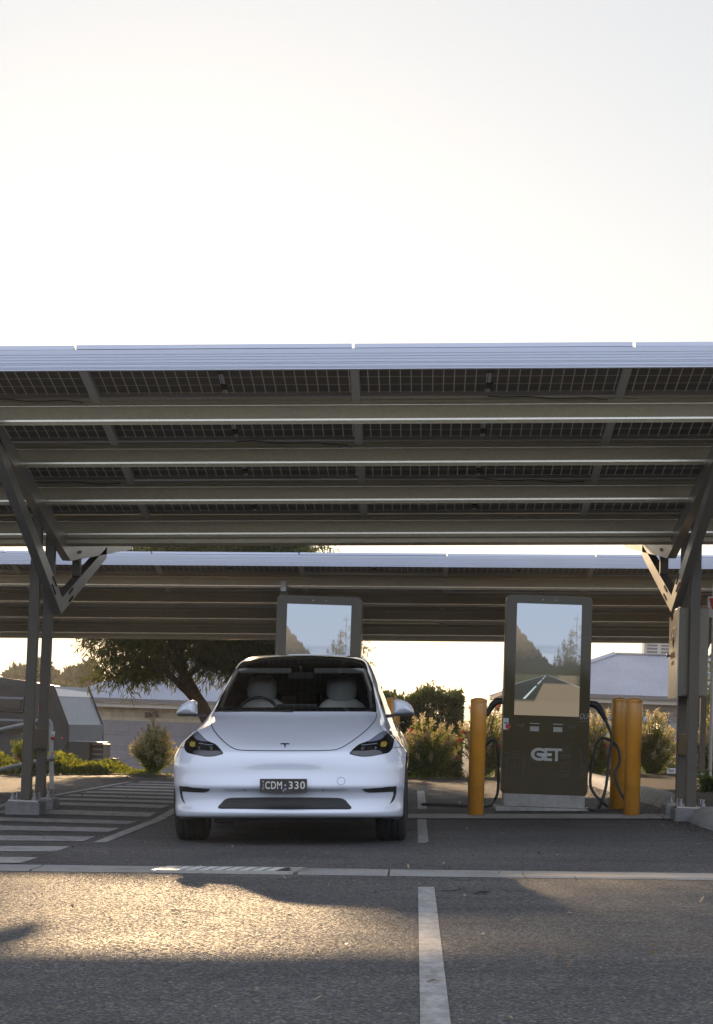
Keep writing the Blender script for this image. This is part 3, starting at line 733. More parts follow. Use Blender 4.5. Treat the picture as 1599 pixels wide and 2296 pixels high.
for a, b in (((-300, 545), (360, 800)), ((-300, 880), (350, 1115))):
    (xa, za), (xb, zb2) = cz(a, b)
    mb = MB(); mb.cbox((xa, YC-.05, zb2), (xb, YC-.016, za), .012); w_ = mb.build('hatch_window', M_DARK, cv, loc=-offc)
    mb = MB(); mb.cbox((xa+.05, YC-.075, zb2+.06), (xb-.07, YC-.051, za-.06), .02); mb.build('pane', M_WIN, w_)
    mb = MB(); mb.box((xa, YC-.10, za-.05), (xb, YC-.0505, za-.0)); mb.build('awning_rail', M_PLATE, w_)
(xa, za), (xb, zb2) = cz((30, 368), (172, 460)); MB().box((xa, YC-.02, zb2), (xb, YC-.0145, za)).build('vent', M_DARK, cv, loc=-offc)
(xa, za), (xb, zb2) = cz((585, 690), (640, 860)); MB().box((xa, YC-.02, zb2), (xb, YC-.0145, za)).build('orange_sticker', mat('orange_decal', (.45, .10, .03), .5), cv, loc=-offc)
(xa, za), (xb, zb2) = cz((930, 1175), (960, 1195)); MB().box((xa, YC-.02, zb2), (xb, YC-.001, za)).build('marker_lamp', mat('amber_lens', (.6, .2, .03), .2), cv, loc=-offc)
for dx in (-3.1, -2.2):
    mb = MB(); mb.lathe([(.2, -.11), (.34, -.11), (.37, -.07), (.37, .07), (.34, .11), (.2, .11)], 18, 0, 'y', (cz((600, 1500))[0][0]+dx, YC+.25, zgC+.37))
    mb.build('wheel', M_RUB, cv, loc=-offc)
b0 = at(*cam_zoom3(1050, 1620), 46.2); b1 = at(*cam_zoom3(1365, 1250), 46.2); b2 = at(*cam_zoom3(1545, 1295), 46.2)
mb = MB(); mb.cbox((b0.x, 46.2, b0.z-.1), (b1.x, 47.3, b1.z), .02); x2 = b2.x
mb.cbox((b1.x+.002, 46.5, b0.z-.05), (x2, 47.6, b1.z-.04), .02); mb.build('drawbar_box', M_CARA, cv, loc=-offc)
mb = MB()
for k in range(5): mb.box((b1.x+.03, 46.475, b0.z+.05+k*.12), (x2-.02, 46.499, b0.z+.09+k*.12))
mb.box((b0.x-.01, 46.18, b1.z+.001), (x2, 47.3, b1.z+.012)); mb.build('box_rib', M_PLATE, cv, loc=-offc)

# ---- trailers at the right
YT = 44.0
def cz5(x, y): return ((2400+x/3.5376)/1.7836, (2800+y/3.5376)/1.7836)
def tz(x, y, Y=YT): return at(*cz5(x, y), Y)
M_CHEQ = mat('chequer_plate', (.42, .42, .42), .4, .6, var=.25, vscale=30, bump=.8, bscale=30)
a, b = tz(-260, 800), tz(400, 330)
tr = thing('box_trailer', 'silver chequer-plate box trailer with a white framed window behind the orange bollards', 'trailer', ((a.x+b.x)/2, YT+1, a.z-.6)); ot = Vector(tr.location)
MB().cbox((a.x, YT, a.z-.25), (b.x, YT+1.9, b.z), .03).build('body', M_CHEQ, tr, loc=-ot)
mb = MB(); z1, z2 = tz(0, 390).z, tz(0, 432).z
mb.box((a.x+.01, YT-.012, z2-.015), (b.x-.01, YT-.001, z2+.015)); mb.box((a.x+.01, YT-.012, z1-.01), (b.x-.01, YT-.001, z1+.01)); mb.build('seam', M_GUT, tr, loc=-ot)
p, q = tz(30, 695), tz(172, 490)
mb = MB(); mb.cbox((p.x, YT-.04, p.z), (q.x, YT-.001, q.z), .01); wf = mb.build('window', mat('white_frame', (.7, .7, .68), .4), tr, loc=-ot)
MB().box((p.x+.05, YT-.044, p.z+.05), (q.x-.05, YT-.0405, q.z-.05)).build('pane', M_WIN, wf)
p = tz(150, 325); mb = MB(); mb.cbox((p.x-.24, YT+.5, b.z+.001), (p.x+.24, YT+.9, b.z+.05), .01); mb.cbox((p.x-.2, YT+.54, b.z+.07), (p.x+.2, YT+.86, b.z+.15), .02); mb.box((p.x-.15, YT+.6, b.z+.05), (p.x+.15, YT+.8, b.z+.07)); mb.build('roof_vent', M_PLATE, tr, loc=-ot)
mb = MB(); mb.box((a.x+.1, YT+.2, a.z-.55), (b.x-.1, YT+1.7, a.z-.26)); mb.build('chassis', M_DARK, tr, loc=-ot)
for dx in (.7, 1.5):
    mb = MB(); mb.lathe([(.18, -.1), (.31, -.1), (.34, -.06), (.34, .06), (.31, .1), (.18, .1)], 18, 0, 'y', (a.x+dx, YT+.15, a.z-.3))
    mb.build('wheel', M_RUB, tr, loc=-ot)
# grey camper
sd = [tz(790, 480), tz(870, 330), tz(2000, 340), tz(2000, 770), tz(960, 770), tz(790, 560)]
c2 = thing('folded_camper', 'plain grey camper trailer with a white number plate behind the switchboard posts', 'camper trailer', (sd[1].x+2.5, YT+1, sd[4].z-.8)); o2 = Vector(c2.location)
M_GREY = mat('grey_camper_paint', (.30, .285, .28), .45, var=.06)
MB().prism([(p.x, p.z) for p in sd], 'y', YT, YT+1.9).build('body', M_GREY, c2, loc=-o2)
p, q = tz(960, 820), tz(2000, 772); MB().box((p.x, YT-.02, p.z), (q.x, YT+1.9, q.z-.002)).build('trim_rail', M_PLATE, c2, loc=-o2)
p, q = tz(950, 900), tz(2000, 832); MB().box((p.x, YT+.05, p.z), (q.x, YT+1.8, q.z-.002)).build('lower_panel', mat('buff_panel', (.34, .29, .24), .6), c2, loc=-o2)
p, q = tz(850, 1080), tz(2000, 902); MB().box((p.x, YT+.12, p.z), (q.x, YT+1.7, q.z-.002)).build('chassis', M_DARK, c2, loc=-o2)
p, q = tz(943, 1040), tz(1165, 968)
mb = MB(); mb.cbox((p.x, YT-.0, p.z), (q.x, YT+.012, q.z), .004); plt = mb.build('number_plate', mat('white_plate', (.7, .7, .7), .4), c2, loc=-o2)
mb = MB(); put_text(mb, '1B0\u00b7ZSS', (q.z-p.z)*.82, ((p.x+q.x)/2, YT-.004, (p.z+q.z)/2), sx=.92, space=1.05); mb.build('plate_lettering', mat('plate_maroon', (.06, .02, .03), .5), plt)
mb = MB()
for k in range(4): t = tz(900+k*38, 322); mb.lathe([(.02, .0), (.05, .0), (.05, .06), (.02, .06)], 10, 0, 'y', (t.x, YT+.3, t.z+.02))
mb.build('roof_bracket', M_PLATE, c2, loc=-o2)
mb = MB(); p, q = tz(620, 290, YT+.3), tz(800, 245, YT+.3); mb.tube([p, q], .075, 10); mb.tube([q, tz(808, 228, YT+.3)], .04, 8); mb.build('rolled_awning', mat('grey_canvas', (.32, .36, .42), .7), c2, loc=-o2)
mb = MB(); t = tz(950, 1000)
mb.lathe([(.2, -.11), (.32, -.11), (.35, -.07), (.35, .07), (.32, .11), (.2, .11)], 18, 0, 'y', (t.x+2.4, YT+.2, t.z-.1)); mb.build('wheel', M_RUB, c2, loc=-o2)
# post that carries the folded camper's awning roll
# ---- dark parked car glimpsed beside the white car's flank
pk = thing('parked_car', 'dark silver car parked behind the shrub at the white car\'s flank', 'car', (at(926, 1700, 40).x-2.12, 40.0, G(-.9, 40)-.12))
prof = [(-2.1, .32), (-2.15, .62), (-1.95, .86), (-1.2, .94), (-.55, 1.36), (.75, 1.42), (1.55, 1.02), (2.1, .9), (2.18, .55), (2.12, .32)]
bm = bmesh.new(); vs = [bm.verts.new((x, -.85, z)) for x, z in prof]; f = bm.faces.new(vs)
ex = bmesh.ops.extrude_face_region(bm, geom=[f]); bmesh.ops.translate(bm, verts=[v for v in ex['geom'] if isinstance(v, bmesh.types.BMVert)], vec=(0, 1.7, 0))
bmesh.ops.bevel(bm, geom=bm.edges[:], offset=.09, segments=3, affect='EDGES')
MB().frombm(bm).build('body', mat('dark_silver_paint', (.16, .165, .17), .3, .6, coat=.6), pk)
mb = MB(); mb.prism([(-.98, .93), (-.46, 1.29), (.7, 1.34), (1.3, 1.0)], 'y', -.862, .862); mb.build('side_window', M_WIN, pk)
for x in (-1.3, 1.32):
    for y in (-.74, .74):
        mb = MB(); mb.lathe([(.001, -.1), (.2, -.1), (.3, -.1), (.32, -.06), (.32, .06), (.3, .1), (.001, .1)], 20, 0, 'y', (x, y, .32)); mb.build('wheel', M_RUB, pk)
# ------------------------------------------------------------ vegetation
rs = np.random.RandomState(3)
def blades(P, D, N, L, Wd, bend=0.0, droop=0.0):
    """leaf blades: base points P, directions D, side vectors N; each two quads with a bend. returns verts, faces"""
    n = len(P); D = D/np.linalg.norm(D, axis=1)[:, None]
    Sd = np.cross(D, N); Sd /= np.linalg.norm(Sd, axis=1)[:, None]+1e-9
    L = np.broadcast_to(L, (n,))[:, None]; Wd = np.broadcast_to(Wd, (n,))[:, None]
    U = np.cross(Sd, D)
    mid = P+D*L*.5+U*L*bend; mid[:, 2] -= (droop*L*.25)[:, 0] if droop else 0
    tip = P+D*L; tip = tip-U*L*bend*.5
    if droop: tip[:, 2] -= (droop*L)[:, 0]
    V = np.empty((n, 6, 3))
    V[:, 0] = P-Sd*Wd*.18; V[:, 1] = P+Sd*Wd*.18; V[:, 2] = mid+Sd*Wd*.5; V[:, 3] = mid-Sd*Wd*.5; V[:, 4] = tip+Sd*Wd*.06; V[:, 5] = tip-Sd*Wd*.06
    b = np.arange(n)[:, None]*6
    F = np.concatenate([b+np.array([[0, 1, 2, 3]]), b+np.array([[3, 2, 4, 5]])], 0)
    return V.reshape(-1, 3), F
def np_mesh(name, parts, mats, parent=None, loc=None):
    """parts: list of (V, F, material index)"""
    vs = []; fs = []; mi = []; o = 0
    for V, F, m in parts: vs.append(V); fs.append(F+o); mi.append(np.full(len(F), m)); o += len(V)
    V = np.concatenate(vs).astype(np.float32); F = np.concatenate(fs).astype(np.int32); mi = np.concatenate(mi).astype(np.int32)
    me = bpy.data.meshes.new(name); me.vertices.add(len(V)); me.vertices.foreach_set('co', V.ravel())
    me.loops.add(F.size); me.loops.foreach_set('vertex_index', F.ravel())
    me.polygons.add(len(F)); me.polygons.foreach_set('loop_start', np.arange(len(F), dtype=np.int32)*4); me.polygons.foreach_set('loop_total', np.full(len(F), 4, np.int32))
    for m in mats: me.materials.append(m)
    me.polygons.foreach_set('material_index', mi); me.update(calc_edges=True)
    ob = bpy.data.objects.new(name, me); COL.objects.link(ob)
    if parent: ob.parent = parent
    if loc is not None: ob.location = loc
    return ob
def rdir(n): v = rs.normal(size=(n, 3)); return v/np.linalg.norm(v, axis=1)[:, None]
def limb(mb, a, b, ra, rb, wob=.12, n=7):
    a, b = Vector(a), Vector(b); L = (b-a).length; pts = []
    for i in range(n):
        t = i/(n-1); p = a.lerp(b, t)
        if 0 < i < n-1: p += Vector((rnd.uniform(-1, 1), rnd.uniform(-1, 1), rnd.uniform(-.5, .5)))*wob*L*.25
        pts.append(p)
    mb.tube(pts, [ra+(rb-ra)*i/(n-1) for i in range(n)], 8); return pts

# ---- the gum tree between the canopies and the left-hand house
YG = 41.3
def gp(x, y, dy=0): p = at(x, y, YG+dy); return np.array((p.x, p.y, p.z))
gum = thing('gum_tree', 'spreading gum tree with drooping sickle leaves in front of the garage house', 'tree', tuple(gp(505, 1700))); og = Vector(gum.location)
mb = MB()
limb(mb, gp(520, 1760), gp(455, 1590), .17, .15, .05); limb(mb, gp(455, 1590), gp(415, 1520), .15, .12, .05); limb(mb, gp(415, 1520), gp(395, 1440), .12, .10, .1); limb(mb, gp(395, 1440), gp(430, 1280), .10, .06)
limb(mb, gp(440, 1572), gp(372, 1505, -.3), .085, .06, .1); limb(mb, gp(372, 1505, -.3), gp(270, 1470, -.6), .06, .025); limb(mb, gp(395, 1440), gp(290, 1380, .6), .07, .03); limb(mb, gp(415, 1520), gp(560, 1380, .4), .08, .04); limb(mb, gp(560, 1380, .4), gp(690, 1330, .2), .05, .02); limb(mb, gp(430, 1280), gp(340, 1200), .06, .02); limb(mb, gp(430, 1280), gp(560, 1190, .4), .06, .02)
limb(mb, gp(600, 1360, .3), gp(780, 1450, .8), .045, .015); limb(mb, gp(430, 1280), gp(640, 1030), .06, .02); limb(mb, gp(560, 1120), gp(760, 1040), .04, .015); limb(mb, gp(395, 1440), gp(220, 1090), .06, .015)
mb.build('trunk', M_BARK, gum, loc=-og)
cl = [((300, 1330), 1.15, .95, 1.2), ((400, 1290), 1.3, .85, 1.4), ((520, 1300), 1.4, .9, 1.5), ((620, 1310), 1.3, .9, 1.4), ((250, 1420), .62, .62, .9), ((330, 1440), 1.0, .62, 1.2), ((430, 1400), 1.1, .75, 1.2), ((560, 1420), 1.1, .7, 1.2), ((640, 1420), 1.0, .7, 1.2), ((270, 1500), .62, .42, .8), ((350, 1500), .75, .3, .8),
      ((360, 1225), .8, .5, 1.0), ((450, 1205), 1.1, .6, 1.2), ((570, 1205), 1.1, .6, 1.2), ((655, 1220), .7, .45, 1.0), ((500, 1480), .85, .45, 1.0), ((740, 1400), .8, .6, 1.0), ((790, 1490), .38, .45, .6), ((560, 1470), .9, .5, 1.0), ((700, 1330), .7, .5, 1.0), ((460, 1130), .95, .45, 1.0), ((560, 1120), .8, .4, 1.0),
      ((560, 1040), .75, .55, .9), ((650, 1010), .8, .55, .9), ((740, 1040), .75, .5, .9), ((690, 960), .7, .45, .9), ((800, 1080), .5, .5, .7), ((250, 1050), .55, .35, .7), ((200, 1120), .5, .4, .7)]
parts = []
wts = np.array([a*b*c for _, a, b, c in cl]); wts[-7:] *= .40; wts /= wts.sum()
NS = 8200
idx = rs.choice(len(cl), NS, p=wts)
P0 = []
for i in idx:
    (px, py), a, b, c = cl[i]; ctr = gp(px, py); u = rdir(1)[0]*(rs.uniform()**.42)
    P0.append(ctr+u*np.array((a, c, b)))
P0 = np.array(P0); K = 13
tw = rdir(NS); tw[:, 2] = tw[:, 2]*.5-.18; tw /= np.linalg.norm(tw, axis=1)[:, None]
t = np.tile(np.linspace(0, 1, K), NS); base = np.repeat(P0, K, 0)+np.repeat(tw, K, 0)*(t*.42)[:, None]+rs.normal(size=(NS*K, 3))*.035
d = np.repeat(tw, K, 0)*.55+rdir(NS*K)*.55; d[:, 2] -= .33
V, F = blades(base, d, rdir(NS*K), rs.uniform(.10, .18, NS*K), rs.uniform(.020, .034, NS*K), .12, .12)
np_mesh('crown', [(V, F, 0)], [M_GUM], gum, -og)

# ---- bottlebrush shrubs in the far bed
def shrub_mesh(seed, w, h, nst, tips, flowers):
    global rs
    rs = np.random.RandomState(seed); parts = []
    ang = rs.uniform(0, 2*np.pi, nst); lean = rs.uniform(0, 1, nst)**.6
    top = np.stack([np.cos(ang)*lean*w, np.sin(ang)*lean*w*.8, h*(1-.42*lean**2)*np.where(rs.uniform(size=nst) < .14, rs.uniform(1.02, 1.22, nst), rs.uniform(.5, 1.02, nst))], 1)
    stems = MB()
    for k in range(nst):
        pts = [Vector((top[k][0]*f**1.3*1.0, top[k][1]*f**1.3, top[k][2]*f)) for f in (0, .35, .7, 1)]
        stems.tube(pts, [.012, .009, .006, .003], 4, 0, False)
    # needles along each stem
    nn = 78
    f = np.tile(np.linspace(.12, 1.0, nn), nst); T = np.repeat(top, nn, 0)
    pos = np.stack([T[:, 0]*f**1.3, T[:, 1]*f**1.3, T[:, 2]*f], 1)+rs.normal(size=(nst*nn, 3))*.03
    ax = T/np.linalg.norm(T, axis=1)[:, None]
    d = ax*.55+rdir(nst*nn)*.9
    V, F = blades(pos, d, rdir(nst*nn), rs.uniform(.06, .13, nst*nn), rs.uniform(.008, .016, nst*nn))
    parts.append((V, F, 0))
    # pale new growth at the tips
    sel = rs.uniform(size=nst) < tips; nt = 46
    T = np.repeat(top[sel], nt, 0); ax = T/np.linalg.norm(T, axis=1)[:, None]
    g = np.tile(np.linspace(-.10, .075, nt), sel.sum())
    pos = T+ax*g[:, None]+rs.normal(size=T.shape)*.014
    d = ax*.7+rdir(len(T))*.8
    V, F = blades(pos, d, rdir(len(T)), rs.uniform(.035, .075, len(T)), rs.uniform(.012, .022, len(T)))
    parts.append((V, F, 1))
    fl = None
    if flowers:
        T = top[rs.choice(nst, flowers, replace=False)]; nf_ = 150; fl = []
        for q in T:
            ax = q/np.linalg.norm(q)*.6+rdir(1)[0]*.8; ax /= np.linalg.norm(ax)
            d = rdir(nf_); d -= ax*(d@ax)[:, None]*.8
            pos = q+ax*np.linspace(-.075, .075, nf_)[:, None]
            fl.append(blades(pos, d, rdir(nf_), .042, .009))
    return parts, stems, fl
def shrub(name, label, px, py, Y, w, h, nst, tips, flowers, seed, group):
    p = at(px, py, Y); z = G(p.x, Y)-.02
    r = thing(name, label, 'shrub', (p.x, Y, z), group=group)
    parts, stems, fl = shrub_mesh(seed, w, h, nst, tips, flowers)
    np_mesh('foliage', parts, [M_SHRUB, M_TIP], r); stems.build('stem', M_BARK, r)
    if fl:
        for V, F in fl: np_mesh('flower', [(V, F, 0)], [M_FLOWER], r)
    return r
SG = 'bottlebrush shrubs along the far bed'
shrub('bottlebrush_shrub', 'pale tipped bottlebrush shrub glowing in front of the grey garage door', 342, 1735, 36.2, .42, .86, 95, .85, 0, 11, SG)
shrub('bottlebrush_shrub', 'wide pink flowered bottlebrush shrub against the hedge beside the car\'s flank', 958, 1748, 36.2, .62, 1.0, 120, .5, 9, 12, SG)
shrub('bottlebrush_shrub', 'red flowered bottlebrush shrub behind the single orange bollard', 1082, 1748, 36.6, .62, 1.18, 125, .45, 14, 13, SG)
shrub('bottlebrush_shrub', 'bottlebrush shrub with pink tips seen through the looped charging cable', 1335, 1748, 36.0, .50, 1.05, 105, .85, 1, 14, SG)
shrub('bottlebrush_shrub', 'full bottlebrush shrub between the paired orange bollards and the switchboard posts', 1462, 1748, 35.8, .50, 1.12, 115, .75, 0, 15, SG)
shrub('bottlebrush_shrub', 'bottlebrush shrub beyond the switchboard posts, above the strap leaved plant', 1592, 1748, 34.6, .52, 1.0, 110, .75, 0, 16, SG)
shrub('bottlebrush_shrub', 'small green shrub half hidden by the canopy posts near the handrail', 68, 1742, 36.0, .34, .85, 60, .15, 2, 17, SG)
# strappy plants
def strap(label, px, py, Y, n, L, seed):
    global rs
    rs = np.random.RandomState(seed); p = at(px, py, Y)
    r = rs.uniform(0, 2*np.pi, n); d = np.stack([np.cos(r)*.7, np.sin(r)*.7, rs.uniform(.4, 1.3, n)], 1)
    parts = []
    P = rs.normal(size=(n, 3))*np.array((.05, .05, 0)); d /= np.linalg.norm(d, axis=1)[:, None]
    Ls = L*rs.uniform(.6, 1.1, n); prev = P
    segs = 5; dd = d.copy(); pts = [P]
    for k in range(segs):
        P = P+dd*(Ls/segs)[:, None]; pts.append(P); dd = dd.copy(); dd[:, 2] -= .34; dd /= np.linalg.norm(dd, axis=1)[:, None]
    side = np.cross(d, np.array((0, 0, 1.))); side /= np.linalg.norm(side, axis=1)[:, None]
    V = []; w = [.010, .016, .016, .013, .009, .001]
    for k in range(segs+1): V += [pts[k]-side*w[k], pts[k]+side*w[k]]
    V = np.stack(V, 1); b = np.arange(n)[:, None]*(2*segs+2)
    F = np.concatenate([b+np.array([[2*k, 2*k+1, 2*k+3, 2*k+2]]) for k in range(segs)], 0)
    o = np_mesh('strap_leaf_plant', [(V.reshape(-1, 3), F, 0)], [M_STRAP], None, (p.x, Y, p.z))
    return tag(o, label, 'plant', 'strap leaved plants in the beds')
strap('arching strap leaved plant in the mulch beside the switchboard posts', 1597, 1778, 24.5, 130, .62, 21)
strap('tuft of pale grass between the two flowering bottlebrush shrubs', 1018, 1752, 35.6, 70, .6, 22)
strap('low strap leaved tuft below the shrub seen through the cable loops', 1330, 1752, 35.3, 60, .4, 23)
# ground cover at the left
rs = np.random.RandomState(31)
n = 7800; xs_ = rs.uniform(at(-60, 1740, 36).x, at(330, 1740, 36).x, n); ys_ = rs.uniform(34.9, 37.4, n)
hh = .14+.10*np.sin(xs_*2.1)*np.sin(xs_*.7+2)+.07*np.sin(xs_*5.3)
hh = np.clip(hh, .04, .4)*np.clip((at(300, 1740, 36).x-xs_)*1.6, .15, 1)
zz = np.array([G(x, y) for x, y in zip(xs_, ys_)])-.04+rs.uniform(0, 1, n)**.6*hh*1.6
P = np.stack([xs_, ys_, zz], 1); d = rdir(n); d[:, 2] = np.abs(d[:, 2])+.2
V, F = blades(P, d, rdir(n), rs.uniform(.05, .12, n), rs.uniform(.03, .075, n))
tag(np_mesh('ground_cover', [(V, F, 0)], [M_COVER]), kind='stuff')
# low weeds along the rest of the bed
n = 1500; xs_ = rs.uniform(-5.5, 8, n); ys_ = rs.uniform(34.9, 37, n)
P = np.stack([xs_, ys_, np.array([G(x, y) for x, y in zip(xs_, ys_)])-.05], 1); d = rdir(n)*.8; d[:, 2] = np.abs(d[:, 2])+.5
V, F = blades(P, d, rdir(n), rs.uniform(.05, .16, n), rs.uniform(.008, .03, n)); tag(np_mesh('weeds', [(V, F, 0)], [M_COVER]), kind='stuff')
# clipped hedge
h0, h1 = at(822, 1556, 42.0), at(1050, 1556, 42.0); zb0 = G(h0.x, 42)-.1
hd = thing('garden_hedge', 'tall dense dark green hedge behind the two flowering shrubs', 'hedge', ((h0.x+h1.x)/2, 43, zb0)); oh = np.array(hd.location)
n = 46000; xa, xb = h0.x-2.0, h1.x-.12
u = rs.uniform(size=(n, 3)); face = rs.uniform(size=n)
X = xa+u[:, 0]*(xb-xa); Yv = 42.0+u[:, 1]*1.8; topz = h0.z-.12+.10*np.sin(X*3.1)+.06*np.sin(X*7.7); Z = zb0+u[:, 2]*(topz-zb0)
fr_ = face < .42; Yv[fr_] = 42.0+np.abs(rs.normal(size=fr_.sum()))*.16+.07*np.sin(X[fr_]*4+Z[fr_]*3); tp = (face >= .42) & (face < .72); Z[tp] = (topz+np.abs(rs.normal(size=n))*.10-.04)[tp]; rt = (face >= .72) & (face < .85); X[rt] = xb-np.abs(rs.normal(size=rt.sum()))*.12
P = np.stack([X, Yv, Z], 1)-oh; d = rdir(n); d[:, 2] += .35
V, F = blades(P, d, rdir(n), rs.uniform(.06, .13, n), rs.uniform(.028, .055, n))
hf = np_mesh('foliage', [(V, F, 0)], [M_HEDGE], hd)
mb = MB()
for k in range(7):
    x = xa+.3+k*(xb-xa-.6)/6; limb(mb, (x-oh[0], 42.9-oh[1], -.1), (x+.1-oh[0], 42.9-oh[1], (h0.z-zb0)*.85), .05, .02)
mb.build('stem', M_BARK, hd)
# a second, lower bush behind the charger's left edge
bs = at(1112, 1700, 41.0)
def leafball(name, label, cat, c, rad, n, m, L, Wd, seed, group=None, trunk=None, clumps=9, sq=1.0):
    global rs
    rs = np.random.RandomState(seed)
    r = thing(name, label, cat, tuple(c), group=group)
    cc = rdir(clumps)*rs.uniform(.25, .75, clumps)[:, None]*np.array(rad); cr = rs.uniform(.35, .6, clumps)
    cc = np.concatenate([cc, np.zeros((1, 3))]); cr = np.append(cr, .62)
    k = rs.randint(0, clumps+1, n); u = rdir(n)*(rs.uniform(size=n)**.33)[:, None]
    P = cc[k]+u*np.array(rad)*cr[k][:, None]; P[:, 2] += rad[2]
    d = rdir(n); d[:, 2] += .1
    V, F = blades(P, d, rdir(n), rs.uniform(.6, 1.3, n)*L, rs.uniform(.7, 1.2, n)*Wd)
    np_mesh('crown', [(V, F, 0)], [m], r)
    mb = MB(); t = trunk or rad[2]*.5
    limb(mb, (0, 0, -t), (0, 0, rad[2]*.9), rad[0]*.06+.02, rad[0]*.025, .2)
    for a in range(5):
        th = a*1.26; limb(mb, (0, 0, rad[2]*.35), (math.cos(th)*rad[0]*.6, math.sin(th)*rad[1]*.6, rad[2]*(1.0+.3*math.sin(a*2))), rad[0]*.03+.01, rad[0]*.012, .3)
    mb.build('trunk', M_BARK, r); return r
leafball('garden_bush', 'loose yellow-green bush between single orange bollard and tall charging unit', 'bush', (bs.x, 41.0, G(bs.x, 41)), (.5, .5, .8), 3800, M_SHRUB, .08, .03, 41)
TG = 'distant trees beyond the camper'
def fartree(label, px, pt, pb, Y, wpx, n, seed):
    b, tpt = at(px, pb, Y), at(px, pt, Y); rad = (tpt.z-b.z)/2
    leafball('distant_tree', label, 'tree', (b.x, Y, b.z), (wpx*Y/4350/2, wpx*Y/4350/2, rad), n, M_FAR, .38*Y/110, .22*Y/110, seed, TG, trunk=3, clumps=14)
fartree('tall olive tree crown above the camper roof, between the two canopy posts', 98, 1484, 1560, 112, 78, 5200, 51)
fartree('distant olive tree over the camper roof, outermost of the row', 48, 1497, 1565, 118, 90, 4200, 52)
fartree('distant tree between the canopy posts and the gum tree', 160, 1492, 1572, 110, 70, 4800, 53)
fartree('low distant tree against the corrugated roof edge of the garage house', 203, 1487, 1560, 106, 62, 4600, 54)
fartree('low broad distant tree just above the camper', 125, 1530, 1585, 96, 120, 5200, 55)
# tree on the right, only a hanging branch shows by the cooler
leafball('street_tree', 'leafy street tree rising beyond the switchboard posts', 'tree', (at(1640, 1600, 50).x, 50.0, -.2), (1.0, 1.1, 1.9), 5200, M_GUM, .2, .05, 61, None, trunk=1.2, clumps=12)
# leaf litter and pebbles on the asphalt
rs = np.random.RandomState(77)
n = 900; xs_ = rs.uniform(-7, 2.7, n); ys_ = 34-30*rs.uniform(size=n)**.55; k = rs.uniform(size=n) < .42
xs_[k] = 2.7-np.abs(rs.normal(size=k.sum()))*.22; ys_[k] = rs.uniform(15, 34, k.sum())
P = np.stack([xs_, ys_, np.array([G(x, y)+.008 for x, y in zip(xs_, ys_)])], 1); d = rdir(n); d[:, 2] = np.abs(d[:, 2])*.25
N = np.zeros((n, 3)); N[:, 2] = 1; N += rdir(n)*.4
V, F = blades(P, d, N, rs.uniform(.02, .07, n), rs.uniform(.008, .02, n), .1)
tag(np_mesh('leaf_litter', [(V, F, 0)], [leafmat('dry_leaf', (.10, .065, .04), (.32, .24, .16), .2)]), kind='stuff')

# unseen hedge added behind the viewpoint for a dark skyline in reflections
rs = np.random.RandomState(91); n = 15000
rh = thing('reflection_hedge', 'long dark hedge added out of view for reflections in the charger glass and car', 'hedge', (-2, -22, -.1))
X = rs.uniform(-26, 26, n); Y = -np.abs(rs.normal(size=n))*.35; top = 2.5+.35*np.sin(X*.5)+.3*np.sin(X*1.7+1)+.5*(np.abs(X-6) < 3); Z = rs.uniform(0, 1, n)*top
d = rdir(n); V, F = blades(np.stack([X, Y, Z], 1), d, rdir(n), rs.uniform(.3, .6, n), rs.uniform(.18, .34, n)); np_mesh('foliage', [(V, F, 0)], [M_HEDGE], rh)
mb = MB()
for k in range(13): limb(mb, (-24+k*4, -.5, 0), (-24+k*4+.2, -.5, 2.4), .09, .03)
mb.build('stem', M_BARK, rh)
# far wooded skyline either side of the view
rs = np.random.RandomState(123); n = 16000
sx_ = np.where(rs.uniform(size=n) < .5, -1, 1); X = sx_*rs.uniform(48, 260, n); Y = 190-np.abs(X)*.35+rs.normal(size=n)*6
top = 5+2.5*np.sin(X*.09)+1.6*np.sin(X*.23+1)+1.0*np.sin(X*.61)
Z = -1+rs.uniform(0, 1, n)**.7*(top+1); d = rdir(n)
V, F = blades(np.stack([X, Y, Z], 1), d, rdir(n), rs.uniform(1.0, 2.2, n), rs.uniform(.8, 1.6, n)); tag(np_mesh('treeline', [(V, F, 0)], [M_FAR]), kind='stuff')
